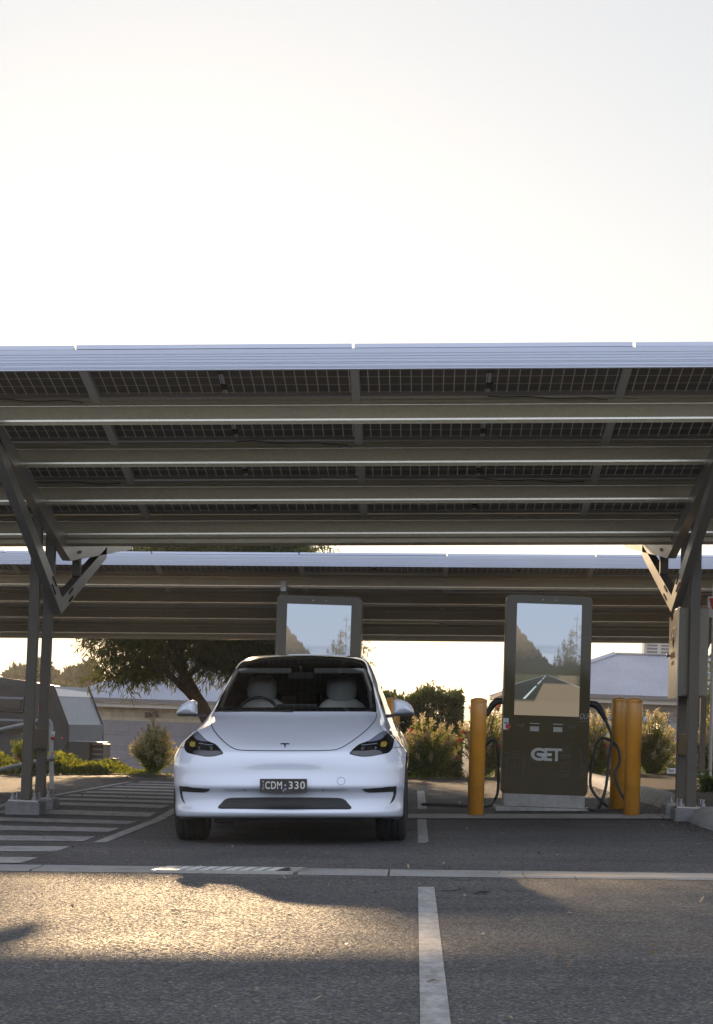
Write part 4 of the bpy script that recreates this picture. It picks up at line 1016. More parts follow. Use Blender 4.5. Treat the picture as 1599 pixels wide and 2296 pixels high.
# ------------------------------------------------------------ chargers, bollards, switchboard, rail, sign
M_GLASSBLK = mat('black_glass', (.092, .074, .040), .05, 0, .35)
M_WHITE = mat('white_vinyl', (.72, .72, .70), .5)
M_GREYLINE = mat('etched_line', (.22, .215, .19), .5)
M_PLINTH = concrete('painted_plinth', (.40, .385, .35), 4.0)
def vnoise(x, y):
    def h(i, j): t = math.sin(i*127.1+j*311.7)*43758.5453; return t-math.floor(t)
    i, j = math.floor(x), math.floor(y); a, b = x-i, y-j; a = a*a*(3-2*a); b = b*b*(3-2*b)
    return (h(i, j)*(1-a)+h(i+1, j)*a)*(1-b)+(h(i, j+1)*(1-a)+h(i+1, j+1)*a)*b
def screen_picture(u, v):
    """advert on the screen: a straight road between wooded slopes; u to the right, v up (0..1). linear rgb"""
    f = lambda a, b, t: tuple(x+(y-x)*clamp(t, 0, 1) for x, y in zip(a, b))
    sf = lambda d, w=.010: clamp(.5+d/w, 0, 1)                                   # soft edge
    nz = lambda a, b, p: 2.2*(vnoise(u*a/4+p*7.3, v*b/2.6+p*3.1)-.5)+1.1*(vnoise(u*a/1.9+p*2.3, v*b/1.2+p)-.5)
    c = f((.40, .45, .54), (.36, .44, .56), v)
    c = f(c, (.25, .30, .38), .75*clamp(.5+.6*nz(9, 40, .3)+.3*nz(23, 66, 1), 0, 1)*smooth(.53, .57, v)*(1-smooth(.60, .65, v)))
    c = f(c, (.46, .50, .57), .6*clamp(nz(7, 31, 2)+.3, 0, 1)*smooth(.46, .5, v)*(1-smooth(.55, .58, v)))
    m2 = .68-.40*u
    c = f(c, (.13, .18, .25), sf(m2-v)*smooth(.42, .5, u))
    m1 = .795-.61*u+.010*math.sin(u*57)+.006*math.sin(u*131)+.004*math.sin(u*241)
    body = f((.042, .040, .024), (.22, .165, .11), (v-.50)*4.0+.10*nz(60, 90, 0))
    c = f(c, body, sf(m1-v))
    for k, (tx, tw, th) in enumerate(((.93, .16, .91), (.84, .10, .80), (.74, .09, .72), (.66, .07, .64), (.60, .05, .56))):
        dx = abs(u-tx)/tw; hgt = th-.33*dx**1.5
        tex = .55+.45*nz(70+k*9, 110, k)+.3*nz(150, 190, k*2)
        cc = f((.075, .070, .045), (.24, .19, .125), (v-.52)*3.2) 
        c = f(c, cc, sf(hgt-v+.02*nz(80, 60, k), .05)*clamp(tex+(.55-v)*1.5, .0, .92))
        c = f(c, (.05, .045, .03), .7*sf(.004-abs(u-tx-.004*math.sin(v*30)), .006)*sf(th-.03-v))
    c = f(c, (.046, .044, .026), sf(.445-v+.03*nz(25, 10, 0)+.06*(u-.6)*(u > .6), .05))
    hz = .365; t = (hz-v)/hz
    if v < hz+.01:
        g = (.085, .088, .05)
        g = f(g, (.24, .19, .13), smooth(.62, .70, u)*(1-smooth(.9, 1.0, u))*.7) if t < .35 else f(g, (.20, .165, .115), (t-.4)*2)
        xl, xr = .475-1.95*t, .505+1.80*t
        rd = f((.050, .053, .048), (.042, .045, .04), t)
        shade = sf(u-(.50-.30*t), .02)*smooth(.18, .24, t)
        rd = f(rd, (.235, .185, .13), shade)
        c0_ = f(g, rd, sf(u-xl, .012)*sf(xr-u, .012))
        w = .0035+.020*t
        c0_ = f(c0_, (.50, .58, .58), sf(w*.8-abs(u-xl-.02*t), .008)); c0_ = f(c0_, (.55, .63, .63), sf(w*.8-abs(u-xr+.03*t), .008))
        for a_, b_ in ((.015, .05), (.07, .115), (.14, .235), (.28, .60)):
            if a_ < t < b_: c0_ = f(c0_, (.58, .68, .66), sf(w*1.25-abs(u-(.482-.56*t)), .010))
        c0_ = f(c0_, (.25, .20, .14), smooth(.60, .70, t))
        c = f(c, c0_, sf(hz-v, .008))
    return c
def emissive():
    m = bpy.data.materials.new('lit_screen'); m.use_nodes = True; n, l = NT(m); b = n['Principled BSDF']
    at_ = n.new('ShaderNodeAttribute'); at_.attribute_name = 'picture'
    b.inputs['Base Color'].default_value = (.01, .01, .01, 1); b.inputs['Roughness'].default_value = .06
    l.new(at_.outputs['Color'], b.inputs['Emission Color']); b.inputs['Emission Strength'].default_value = .40
    return m
M_SCREEN = emissive()
def charger(label, X, Y, full):
    z = G(X, Y)
    r = thing('vehicle_charger', label, 'charging unit', (X, Y, z), group='tall screen chargers under the canopy')
    # plinth
    mb = MB(); mb.cbox((-.52, -.12, -.05), (.52, .5, .06), .008); mb.cbox((-.435, -.03, .061), (.435, .42, .20), .008); mb.build('plinth', M_PLINTH, r)
    w0, w1, h0, h1 = .463, .463, .19, 2.40
    # body: rounded slab
    def slab(x, z0, z1, rad, y0, y1, m):
        ol = []
        for cx, cz, a0 in ((x-rad, z1-rad, 0), (-x+rad, z1-rad, 90), (-x+rad, z0+rad, 180), (x-rad, z0+rad, 270)):
            ol += [(cx+rad*math.cos(R(a0+k*11.25)), cz+rad*math.sin(R(a0+k*11.25))) for k in range(9)]
        return ol
    ol = slab(w0, h0, h1, .062, 0, 0, 0); n = len(ol)
    mb = MB()
    rings = [(1.0, -.015, .992), (1.0, 0.0, 1.0), (1.0, .30, 1.0), (.96, .34, .97)]
    vs = []
    cz = (h0+h1)/2
    for sx, y, sz in rings: vs += [(x*(.992 if y < -.01 else sx), y, cz+(zz-cz)*(.996 if y < -.01 else sz)) for x, zz in ol]
    mb.add(vs, [(k*n+i, k*n+(i+1) % n, (k+1)*n+(i+1) % n, (k+1)*n+i) for k in range(3) for i in range(n)], 0, True)
    mb.add(vs[:n], [tuple(range(n))]); mb.add(vs[-n:], [tuple(reversed(range(n)))])
    mb.build('cabinet', mat('charger_shell', (.13, .105, .06), .35, 0, .35), r)
    ol2 = slab(w0-.004, h0+.004, h1-.004, .058, 0, 0, 0)
    mb = MB(); mb.prism(ol2, 'y', -.024, -.0155); gl = mb.build('glass_front', M_GLASSBLK, r)
    # screen
    nu, nv = 120, 230; xs0, xs1, zs0, zs1 = -.348, .348, 1.065, 2.30
    vs = [(xs0+(xs1-xs0)*i/nu, -.0265, zs0+(zs1-zs0)*j/nv) for j in range(nv+1) for i in range(nu+1)]
    mb = MB(); mb.add(vs, [(j*(nu+1)+i, j*(nu+1)+i+1, (j+1)*(nu+1)+i+1, (j+1)*(nu+1)+i) for j in range(nv) for i in range(nu)])
    so_ = mb.build('screen', M_SCREEN, r, fix=False)
    ca = so_.data.color_attributes.new('picture', 'FLOAT_COLOR', 'POINT')
    buf = []
    for j in range(nv+1):
        for i in range(nu+1): buf += [*screen_picture(i/nu, j/nv), 1.0]
    ca.data.foreach_set('color', buf)
    # two small readers with light bars
    for x in (-.125, .125):
        mb = MB(); mb.box((x-.048, -.0275, .835), (x+.048, -.0245, .888)); mb.build('reader_display', mat('pale_display', (.40, .385, .34), .4), r, loc=(0, 0, 0.056))
        mb = MB(); mb.box((x-.055, -.0275, .910), (x+.055, -.0245, .915)); mb.build('light_bar', M_WHITE, r, loc=(0, 0, 0.064))
    mb = MB()
    for x in (-.275, .275):
        for s in (-1, 1):
            for rad in (.016, .025, .034):
                p = [(x+s*rad*math.cos(a), -.0262, .885+rad*math.sin(a)) for a in [R(-38+k*12.7) for k in range(7)]]; mb.tube(p, .0018, 4)
        mb.tube([(x-.006, -.0262, .89), (x+.004, -.0262, .875), (x+.010, -.0262, .855)], .0022, 4)
    mb.build('tap_symbol', M_GREYLINE, r, loc=(0, 0, 0.07))
    # lettering
    mb = MB()
    put_text(mb, 'G', .2, (-.081, -.0262, .640), extrude=.0012, bold=.035, width=.150, height=.142); put_text(mb, 'E', .2, (.030, -.0268, .640), extrude=.0012, bold=.035, width=.085, height=.140); put_text(mb, 'T', .2, (.118, -.0268, .640), extrude=.0012, bold=.03, width=.118, height=.140)
    mb.tube([(-.01, -.026, .6)]*2, .0001, 3) if False else None
    lo = mb.build('logo_lettering', mat('logo_white', (.50, .50, .45), .5), r)
    # thicken the strokes of the logo
    md = lo.modifiers.new('w', 'SOLIDIFY'); md.thickness = .008; md.offset = 1; lo.modifiers.remove(md)
    mb = MB(); mb.add([(-.095, -.0285, .627), (.055, -.0285, .625), (.062, -.0285, .652), (-.088, -.0285, .654)], [(0, 1, 2, 3)]); mb.build('logo_band', M_WHITE, r)
    mb = MB(); put_text(mb, 'ELECTRIC', .026, (-.017, -.0295, .6395), extrude=.0004, sx=.92, shear=.25, space=1.25); mb.build('band_lettering', M_DARK, r)
    mb = MB(); put_text(mb, 'OUR', .088, (.40, -.0262, 1.0), extrude=.0008, sx=.62, shear=.22)
    mb.tube([(.355, -.0262, .945), (.45, -.0262, .952)], .002, 4); mb.build('side_lettering', mat('sketch_white', (.42, .40, .35), .5), r, loc=(.015, 0, .07))
    # etched street drawing in thin lines
    mb = MB(); L = []
    def rect(a, b, c, d): L.append([(a, b), (c, b+.004), (c-.004, d), (a, d-.006), (a, b)])
    L.append([(-.44, .56), (-.38, .575), (-.22, .585), (-.24, .30)]); L.append([(-.43, .51), (-.30, .515), (-.23, .52)]); rect(-.33, .40, -.275, .485); rect(-.41, .33, -.365, .47); L.append([(-.36, .545), (-.33, .53), (-.31, .555), (-.28, .54), (-.25, .565)])
    L.append([(-.42, .30), (-.37, .25), (-.31, .29), (-.29, .26)]); L.append([(-.44, .5), (-.425, .46), (-.41, .5), (-.40, .45)])
    L.append([(.18, .60), (.22, .63), (.235, .67), (.27, .69), (.29, .70)]); L.append([(.16, .555), (.27, .565), (.28, .53), (.17, .525)]); rect(.17, .38, .265, .48)
    for k in range(7): L.append([(.18+k*.013, .562), (.182+k*.013, .528)])
    L.append([(.35, .63), (.39, .60), (.385, .34)]); L.append([(.38, .56), (.44, .555)]); L.append([(.36, .34), (.44, .33)]); L.append([(.395, .42), (.41, .47), (.43, .42)]); L.append([(.40, .435), (.425, .436)]); L.append([(.395, .40), (.41, .37), (.41, .34)]); L.append([(.41, .37), (.43, .40)])
    for k in range(5): L.append([(.205+k*.012, .36), (.203+k*.013, .335)])
    L.append([(.14, .35), (.17, .34), (.155, .325), (.28, .322)])
    for p in L: mb.tube([(x, -.0258, zz) for x, zz in p], .0016, 4)
    mb.build('etched_line_pattern', M_GREYLINE, r, loc=(0, 0, 0.08))
    mb = MB(); mb.box((-.462, -.0262, .83), (-.405, -.0242, .955)); st = mb.build('sticker', M_WHITE, r, loc=(0, 0, .07))
    mb = MB(); mb.box((-.452, -.0275, .895), (-.415, -.0263, .91)); mb.build('sticker_band', mat('sticker_blue', (.03, .05, .16), .5), st)
    mb = MB(); put_text(mb, 'Q', .036, (-.432, -.0275, .933), extrude=.0006); mb.build('sticker_mark', mat('sticker_green', (.02, .22, .08), .5), st)
    mb = MB(); mb.lathe([(.0005, -.0012), (.03, -.0012), (.03, 0)], 16, 0, 'y', (-.408, -.0251, .865), False); mb.build('red_sticker', mat('sticker_red', (.5, .04, .03), .5), r, loc=(0, 0, 0.07))
    mb = MB()
    for x, c in ((-.07, 0), (.07, 1)): mb.lathe([(.0005, -.003), (.007, -.003), (.008, 0)], 8, 0, 'y', (x, -.0245, 2.345))
    mb.build('camera_lens', M_WHITE, r)
    return r
ch1 = charger('tall black glass charging unit with a full road picture on its screen, between orange bollards', 1.40, 20.95, True)
ch1.scale = (1, 1, .975); ch1.location.z -= .03
ch2 = copy_tree(ch1); ch2.location = (-1.085, 20.98, G(-1.085, 20.98)-.03); ch2['label'] = 'tall charging unit standing directly behind the white car, its screen top showing over the roof'
# plugs and cables
M_CAB = mat('charging_cable', (.025, .028, .026), .45)
def spline(ctrl, per=10):
    P = [Vector(p) for p in ctrl]; P = [2*P[0]-P[1]]+P+[2*P[-1]-P[-2]]; out = []
    for i in range(1, len(P)-2):
        for k in range(per):
            t = k/per; a, b, c, d = P[i-1:i+3]
            out.append(.5*((2*b)+(c-a)*t+(2*a-5*b+4*c-d)*t*t+(3*b-a-3*c+d)*t**3))
    out.append(P[-2]); return out
def cable(label, side, ctrl, X=1.40, Y=20.95):
    z = G(X, Y)
    r = thing('charging_cable', label, 'charging cable', (X, Y, z), group='charging cables hanging from the units')
    mb = MB(); s = side
    # handle sits in a holster at the side of the cabinet
    mb.tube([(s*.472, .10, 1.155), (s*.53, .10, 1.15), (s*.575, .10, 1.11), (s*.61, .10, 1.05), (s*.645, .10, .985)], [.036, .040, .036, .030, .024], 10)
    mb.build('plug_handle', M_DARK, r)
    mb = MB(); mb.tube(spline([(s*.645, .10, .985)]+ctrl), .0155, 8); mb.build('cable', M_CAB, r)
    return r
cable('black cable looping in crossed coils between charging unit and paired orange bollards', 1,
      [(.70, .10, .86), (.705, .08, .62), (.68, .05, .35), (.60, .02, .10), (.50, -.06, -.09), (.44, -.12, -.15), (.50, -.14, -.215), (.75, -.2, -.215), (.88, -.15, -.18), (.80, .0, .10), (.76, .05, .35), (.80, .08, .52), (.77, .10, .68), (.66, .12, .78), (.545, .12, .80), (.50, .10, .66), (.47, .08, .35), (.49, .05, .12), (.62, .0, -.06), (.63, -.02, -.2)]
      if False else
      [(.715, .10, .80), (.69, .08, .55), (.66, .05, .25), (.58, 0, .03), (.47, -.10, .02+.01), (.55, -.16, .022), (.78, -.12, .022), (.90, -.06, .05), (.80, .02, .25), (.76, .06, .42), (.81, .09, .55), (.78, .11, .70), (.66, .12, .785), (.575, .12, .76), (.52, .10, .55), (.50, .07, .28), (.60, .02, .12), (.68, -.05, .06), (.67, -.12, .022)])
cable('black cable drooping behind the single orange bollard and trailing toward the car', -1,
      [(-.68, .10, .85), (-.675, .10, .62), (-.70, .08, .30), (-.78, .05, .06), (-.80, .2, .3), (-.74, .3, .48), (-.60, .25, .70), (-.535, .15, .72), (-.50, .14, .55), (-.49, .14, .2), (-.53, .1, .08), (-.60, -.1, .025), (-.78, -.28, .022), (-1.0, -.30, .022), (-1.30, -.22, .022), (-1.16, -.12, .022), (-.95, -.1, .024), (-.90, .1, .05)])
cable('black cable on the car side of the charging unit behind the roof', 1, [(.70, .10, .8), (.69, .08, .45), (.62, .1, .1), (.55, .12, .04)], -1.085, 20.98)
# bollards
M_ORANGE = mat('orange_paint', (.66, .285, .026), .30, 0, .5, var=.12, vscale=5, coat=.35)
def bollard(label, X, Y, group='orange bollards guarding the chargers'):
    r = thing('bollard', label, 'bollard', (X, Y, G(X, Y)), group=group)
    mb = MB(); mb.lathe([(.001, -.06), (.084, -.06), (.084, 1.175), (.0835, 1.178)], 32, 0); mb.build('post', M_ORANGE, r)
    mb = MB(); mb.lathe([(.0855, 1.162), (.087, 1.166), (.087, 1.19), (.084, 1.196), (.05, 1.208), (.03, 1.213), (.001, 1.214)], 32, 0); mb.build('cap', M_ORANGE, r)
    return r
bollard('single orange steel bollard standing between the white bay line and the tall charging unit', .645, 20.15)
bollard('front orange bollard of the overlapping pair beside the crossed cable coils', 2.25, 20.15)
bollard('rear orange bollard of the overlapping pair, partly hidden by the front one', 2.21, 21.2)
bollard('orange bollard mostly hidden behind the white car\'s wing mirror', -.255, 20.3)
# switchboard on the right-hand posts
X0 = 2.76; yb0, yb1 = YV1-.99, YV1-.50
zc = G(X0, 20)
bx0, bx1 = X0-.135, X0+.16
zb, zt = zc+1.22, zc+2.12
sw = thing('switchboard', 'grey metal switchboard cabinet with cut-out logo fixed between a pair of canopy posts', 'switchboard', (X0, (yb0+yb1)/2, zb)); osw = Vector(sw.location)
M_SWB = steel('switchboard_steel', (.17, .155, .115), .38, .35)
M_SWF = steel('sunlit_side', (.36, .33, .27), .3, .7)  # paler than the cabinet: sun on the side face put into its colour
MB().cbox((bx0, yb0, zb), (bx1, yb1, zt), .006).build('cabinet', M_SWB, sw, loc=-osw)
mb = MB(); mb.cbox((bx0+.03, yb0-.012, zb+.012), (bx1-.012, yb0-.001, zt-.012), .004); mb.build('door', M_SWB, sw, loc=-osw)
ol = [(yb0-.03, zb-.02), (yb1+.16, zb-.02), (yb1+.16, zt-.06), (yb1-.03, zt-.13), (yb0+.02, zt), (yb0-.03, zt)]
mb = MB(); mb.prism(ol, 'x', bx0-.018, bx0-.006); sp_ = mb.build('side_panel', M_SWF, sw, loc=-osw)
SIDE = Matrix(((0, 0, -1), (-1, 0, 0), (0, 1, 0))).to_4x4()
mb = MB(); ym = (yb0+yb1)/2+.06; xf = bx0-.0195
put_text(mb, 'GET', .24, (xf, ym, zt-.28), M=SIDE, extrude=.0008, sx=.8); put_text(mb, 'LOTUS', .10, (xf, ym, zb+.42), M=SIDE, extrude=.0008); put_text(mb, 'ENERGY', .062, (xf, ym, zb+.34), M=SIDE, extrude=.0006)
mb.build('side_lettering', M_DARK, sp_)
mb = MB()
for k in range(-2, 3): a = k*.42; mb.tube([(xf, ym, zb+.50), (xf, ym-.05*math.sin(a)*1.2, zb+.56), (xf, ym-.09*math.sin(a), zb+.50+.11*math.cos(a))], .0025, 4)
mb.build('lotus_mark', M_DARK, sp_)
mb = MB(); put_text(mb, 'ELECTRIC', .03, (xf-.001, ym, zt-.28), M=SIDE, extrude=.0008); mb.build('band_lettering', M_WHITE, sp_)
mb = MB(); mb.lathe([(.001, -.03), (.018, -.03), (.02, -.012), (.012, -.01), (.012, 0)], 12, 0, 'x', (bx0-.018, yb1+.10, zb+.43)); mb.build('lock_knob', M_BOLT, sw, loc=-osw)
# red and white sign at the right edge
p = at(1602, 1358, 26.0)
sg = thing('round_sign', 'red and white sign on a thin pole just beyond the switchboard', 'sign', (p.x, 26.0, G(p.x, 26)))
mb = MB(); mb.tube([(0, .03, -.1), (0, .03, p.z-G(p.x, 26)+.3)], .024, 8); mb.build('pole', M_GALV, sg)
hh_ = p.z-G(p.x, 26)
mb = MB(); mb.cbox((-.09, -.004, hh_-.16), (.22, .004, hh_+.12), .003); pl = mb.build('plate', mat('sign_white', (.75, .73, .7), .5), sg)
mb = MB(); mb.add([(-.075, -.006, hh_+.1), (.21, -.006, hh_+.1), (.21, -.006, hh_-.05), (-.03, -.006, hh_-.05)], [(0, 1, 2, 3)]); mb.build('red_field', mat('sign_red', (.55, .03, .02), .5), pl)
# galvanised hand rail at the left
a, b = at(117, 1776, 26.0), at(118, 1614, 26.0)
hrl = thing('handrail', 'galvanised pipe handrail with red and white bands on its end post', 'handrail', tuple(a)); ohr = Vector(hrl.location)
c_, d_ = at(-60, 1651, 25.4), at(-60, 1740, 25.4); e_ = at(117, 1699, 26.0)
mb = MB(); mb.tube(spline([b+Vector((-.25, 0, -.04)), b+Vector((-.10, 0, -.005)), b+Vector((-.025, 0, -.05)), b+Vector((-.01, 0, -.2))], 6)+[a+Vector((0, 0, -.1))], .03, 10); mb.build('end_post', M_PIPE, hrl, loc=-ohr)
mb = MB(); mb.tube([b+Vector((-.24, 0, -.04)), c_], .03, 10); mb.build('rail', M_PIPE, hrl, loc=-ohr)
mb = MB(); mb.tube([e_, d_], .03, 10); mb.lathe([(.03, -.05), (.038, -.05), (.038, .05), (.03, .05)], 10, 0, 'z', tuple(e_)); mb.build('rail', M_PIPE, hrl, loc=-ohr)
f_ = at(-60, 1790, 25.4); mb = MB(); mb.tube([c_, f_], .03, 10); mb.build('post', M_PIPE, hrl, loc=-ohr)
for (y0, y1, mm) in ((1640, 1652, 0), (1652, 1659, 1), (1688, 1696, 1), (1696, 1701, 0)):
    p, q = at(118, y1, 26.0), at(118, y0, 26.0); mb = MB(); mb.lathe([(.0315, p.z), (.033, p.z+.001), (.033, q.z-.001), (.0315, q.z)], 12, 0, 'z', (p.x-.004, 26.0, 0)); mb.build('reflective_band', (mat('band_white', (.75, .75, .73), .4), mat('band_red', (.5, .03, .03), .4))[mm], hrl, loc=-ohr)
# garden light at the left
p = at(455, 1737, 37.6)
def z8(x, y): return ((300+x/2.855)/1.7836, (2480+y/2.855)/1.7836)
p0, p1 = at(*z8(432, 1700), 37.6), at(*z8(436, 1578), 37.6)
bl_ = thing('garden_light', 'short dark path light with a flat cap in front of the garage door', 'garden light', (p0.x, 37.6, p0.z-.15))
h = p1.z-p0.z+.15
mb = MB(); mb.lathe([(.001, 0), (.042, 0), (.042, h*.6), (.03, h*.62), (.03, h*.95), (.001, h*.95)], 14); mb.build('post', M_DARK, bl_)
mb = MB(); mb.lathe([(.001, h*.95), (.115, h*.95), (.12, h*.97), (.11, h), (.001, h+.005)], 18); mb.build('cap', M_DARK, bl_)
# ------------------------------------------------------------ the white car
def carpaint():
    m = mat('white_car_paint', (.62, .645, .70), .3, 0, .5, coat=1.0); m.node_tree.nodes['Principled BSDF'].inputs['Coat IOR'].default_value = 1.75; return m
M_CAR = carpaint()
M_BLKG = mat('gloss_black', (.008, .008, .008), .08, 0, .5, coat=.5)
M_LINE = mat('shut_line', (.03, .03, .035), .7)
def bspl(P, n, first=None, last=None):
    """uniform cubic B-spline along axis 0 of control grid P, clamped ends; n samples per span. first/last: phantom points"""
    P = np.asarray(P, float)
    a = 2*P[0]-P[1] if first is None else first; b = 2*P[-1]-P[-2] if last is None else last
    Q = np.concatenate([a[None], P, b[None]]); out = []
    m = len(P)-1
    for i in range(m):
        for k in range(n if i < m-1 else n+1):
            t = k/n; w = np.array([(1-t)**3, 3*t**3-6*t*t+4, -3*t**3+3*t*t+3*t+1, t**3])/6
            out.append(np.tensordot(w, Q[i:i+4], 1))
    return np.array(out)
px_ = [0, .13, .28, .43, .55, .66, .76, .84, .90, .925]
pl_ = [0, .004, .018, .045, .078, .122, .185, .27, .375, .48]
def brow(z, off, w=1.0, dz=0.0, endz=0.0, wend=None):
    r = []
    for i, (x, y) in enumerate(zip(px_, pl_)):
        t = i/9; r.append((x*(1+(w-1)*t), y+off*(1-t*.6), z+dz*t*t+endz*t**4))
    return r
rows = [
 [(0, .40, .19), (.13, .40, .19), (.28, .40, .19), (.43, .41, .19), (.55, .42, .19), (.66, .43, .195), (.74, .45, .19), (.80, .47, .19), (.85, .49, .19), (.88, .51, .19)],
 brow(.214, .10, .985, -.006), brow(.226, .045, .995, -.008), brow(.258, .012, .998, -.004), brow(.288, .038, 1.0), brow(.315, .066), brow(.385, .074), brow(.428, .056, 1.005), brow(.448, .002, 1.01), brow(.485, .002, 1.01),
 brow(.56, .036, 1.015), brow(.63, .034, 1.018, .0),
 [(0, .034, .70), (.13, .038, .70), (.28, .054, .70), (.43, .092, .70), (.55, .126, .70), (.66, .172, .702), (.765, .24, .704), (.85, .325, .70), (.91, .425, .672), (.942, .505, .615)],
 [(0, .098, .752), (.13, .10, .752), (.28, .112, .752), (.43, .137, .752), (.55, .172, .755), (.66, .22, .76), (.765, .285, .765), (.85, .365, .762), (.91, .455, .72), (.944, .535, .655)],
 [(0, .19, .792), (.13, .192, .792), (.28, .203, .793), (.42, .225, .796), (.54, .26, .804), (.65, .305, .818), (.75, .365, .832), (.835, .445, .82), (.90, .525, .765), (.947, .59, .695)],
 [(0, .42, .858), (.14, .42, .858), (.29, .422, .859), (.43, .43, .862), (.55, .445, .870), (.65, .475, .885), (.74, .52, .90), (.825, .58, .88), (.895, .645, .81), (.950, .70, .725)],
 [(0, .75, .945), (.15, .75, .946), (.30, .752, .947), (.44, .757, .949), (.56, .765, .953), (.66, .775, .963), (.74, .79, .958), (.82, .82, .90), (.895, .855, .825), (.955, .88, .745)],
 [(0, 1.02, 1.012), (.16, 1.02, 1.013), (.32, 1.025, 1.014), (.47, 1.035, 1.016), (.60, 1.05, 1.018), (.69, 1.065, 1.017), (.76, 1.08, .985), (.83, 1.10, .90), (.905, 1.13, .80), (.955, 1.15, .65)],
 [(0, 1.17, 1.052), (.17, 1.172, 1.052), (.34, 1.18, 1.052), (.50, 1.20, 1.052), (.635, 1.24, 1.052), (.715, 1.285, 1.052), (.775, 1.33, 1.01), (.85, 1.36, .90), (.945, 1.38, .68), (.935, 1.40, .36)],
 [(0, 1.40, 1.18), (.17, 1.405, 1.18), (.335, 1.42, 1.18), (.485, 1.45, 1.18), (.615, 1.50, 1.178), (.695, 1.56, 1.172), (.775, 1.62, 1.03), (.86, 1.66, .90), (.95, 1.68, .65), (.93, 1.70, .33)],
 [(0, 1.72, 1.355), (.16, 1.725, 1.355), (.315, 1.74, 1.352), (.465, 1.77, 1.348), (.59, 1.82, 1.34), (.665, 1.88, 1.33), (.785, 2.0, 1.05), (.87, 2.05, .90), (.96, 2.08, .65), (.93, 2.10, .32)],
 [(0, 2.04, 1.52), (.15, 2.042, 1.52), (.30, 2.055, 1.516), (.44, 2.08, 1.507), (.555, 2.12, 1.492), (.62, 2.17, 1.465), (.79, 2.4, 1.07), (.872, 2.45, .9), (.96, 2.48, .65), (.93, 2.50, .32)],
 [(0, 2.36, 1.602), (.15, 2.36, 1.601), (.30, 2.37, 1.596), (.435, 2.39, 1.585), (.55, 2.43, 1.567), (.615, 2.47, 1.53), (.795, 2.8, 1.08), (.875, 2.85, .9), (.96, 2.88, .65), (.93, 2.90, .32)],
 [(0, 2.95, 1.635), (.15, 2.95, 1.634), (.30, 2.95, 1.629), (.43, 2.96, 1.618), (.54, 2.98, 1.598), (.605, 3.0, 1.56), (.79, 3.2, 1.09), (.875, 3.2, .92), (.965, 3.22, .68), (.95, 3.25, .50)],
 [(0, 3.6, 1.56), (.15, 3.6, 1.56), (.30, 3.6, 1.555), (.43, 3.61, 1.545), (.52, 3.62, 1.525), (.58, 3.63, 1.49), (.77, 3.7, 1.10), (.87, 3.72, .95), (.965, 3.74, .80), (.965, 3.76, .74)],
 [(0, 4.2, 1.36), (.15, 4.2, 1.36), (.30, 4.2, 1.355), (.42, 4.2, 1.345), (.50, 4.2, 1.33), (.56, 4.2, 1.295), (.73, 4.22, 1.08), (.84, 4.22, .96), (.94, 4.22, .75), (.95, 4.2, .50)],
 [(0, 4.62, 1.10), (.15, 4.62, 1.10), (.30, 4.61, 1.10), (.43, 4.59, 1.095), (.54, 4.55, 1.085), (.64, 4.51, 1.06), (.73, 4.46, 1.0), (.81, 4.41, .9), (.88, 4.36, .7), (.91, 4.30, .36)],
 [(0, 4.72, .85), (.15, 4.72, .85), (.30, 4.71, .85), (.43, 4.68, .85), (.56, 4.64, .84), (.66, 4.58, .82), (.75, 4.52, .78), (.82, 4.46, .7), (.88, 4.40, .55), (.90, 4.34, .34)],
 [(0, 4.73, .5), (.15, 4.73, .5), (.30, 4.72, .5), (.43, 4.69, .5), (.56, 4.65, .5), (.66, 4.59, .5), (.75, 4.53, .48), (.81, 4.47, .44), (.85, 4.41, .38), (.87, 4.36, .32)],
 [(0, 4.6, .28), (.15, 4.6, .28), (.30, 4.59, .28), (.43, 4.57, .28), (.55, 4.53, .28), (.64, 4.48, .28), (.72, 4.43, .28), (.77, 4.39, .28), (.81, 4.35, .28), (.83, 4.31, .28)],
]
ctrl = np.array(rows); NR, NC = ctrl.shape[:2]
NU, NV = 8, 6
# along the rows first (mirror phantom at the centre line), then along the length
mir = ctrl[:, 1]*np.array((-1, 1, 1))
half = bspl(np.swapaxes(ctrl, 0, 1), NV, first=mir)          # (nv, NR, 3)
half[0, :, 0] = 0
grid = bspl(np.swapaxes(half, 0, 1), NU)                      # (nu, nv, 3)
nu_, nv_ = grid.shape[:2]
full = np.concatenate([grid[:, :0:-1]*np.array((-1, 1, 1)), grid], 1)
nw = full.shape[1]; c0 = nv_-1
U = lambda j: j/NU; V = lambda i: abs(i-c0)/NV
def region(fn, off=0.0):
    mb = MB(); m = {}
    def vid(j, i):
        if (j, i) not in m: m[(j, i)] = len(mb.v); mb.v.append(tuple(full[j, i]))
        return m[(j, i)]
    for j in range(nu_-1):
        for i in range(nw-1):
            if fn((j+.5)/NU, abs(i+.5-c0)/NV, j, i):
                mb.f.append((vid(j, i), vid(j, i+1), vid(j+1, i+1), vid(j+1, i))); mb.m.append(0); mb.s.append(True)
    return mb
UW0, UW1 = 18.05, 21.6          # windscreen rows (cowl to roof)
def is_ws(u, v): return UW0+.0 < u < UW1 and v < 4.85
def is_roof(u, v): return UW1 <= u < 24.6 and v < 4.5
def is_rear(u, v): return 24.6 <= u < 25.8 and v < 4.5
def is_side(u, v): return 19.1 < u < 25.0 and 5.3 < v < 5.92
CX, CYY = -.995, 15.27
car = thing('electric_car', 'white electric crossover parked nose out under the canopy with dark number plate', 'car', (CX, CYY, G(CX, 16)+.0), (0, -math.atan(SL), 0))
body = region(lambda u, v, j, i: not (is_ws(u, v) or is_roof(u, v) or is_rear(u, v) or is_side(u, v)))
ob = body.build('body', M_CAR, car)
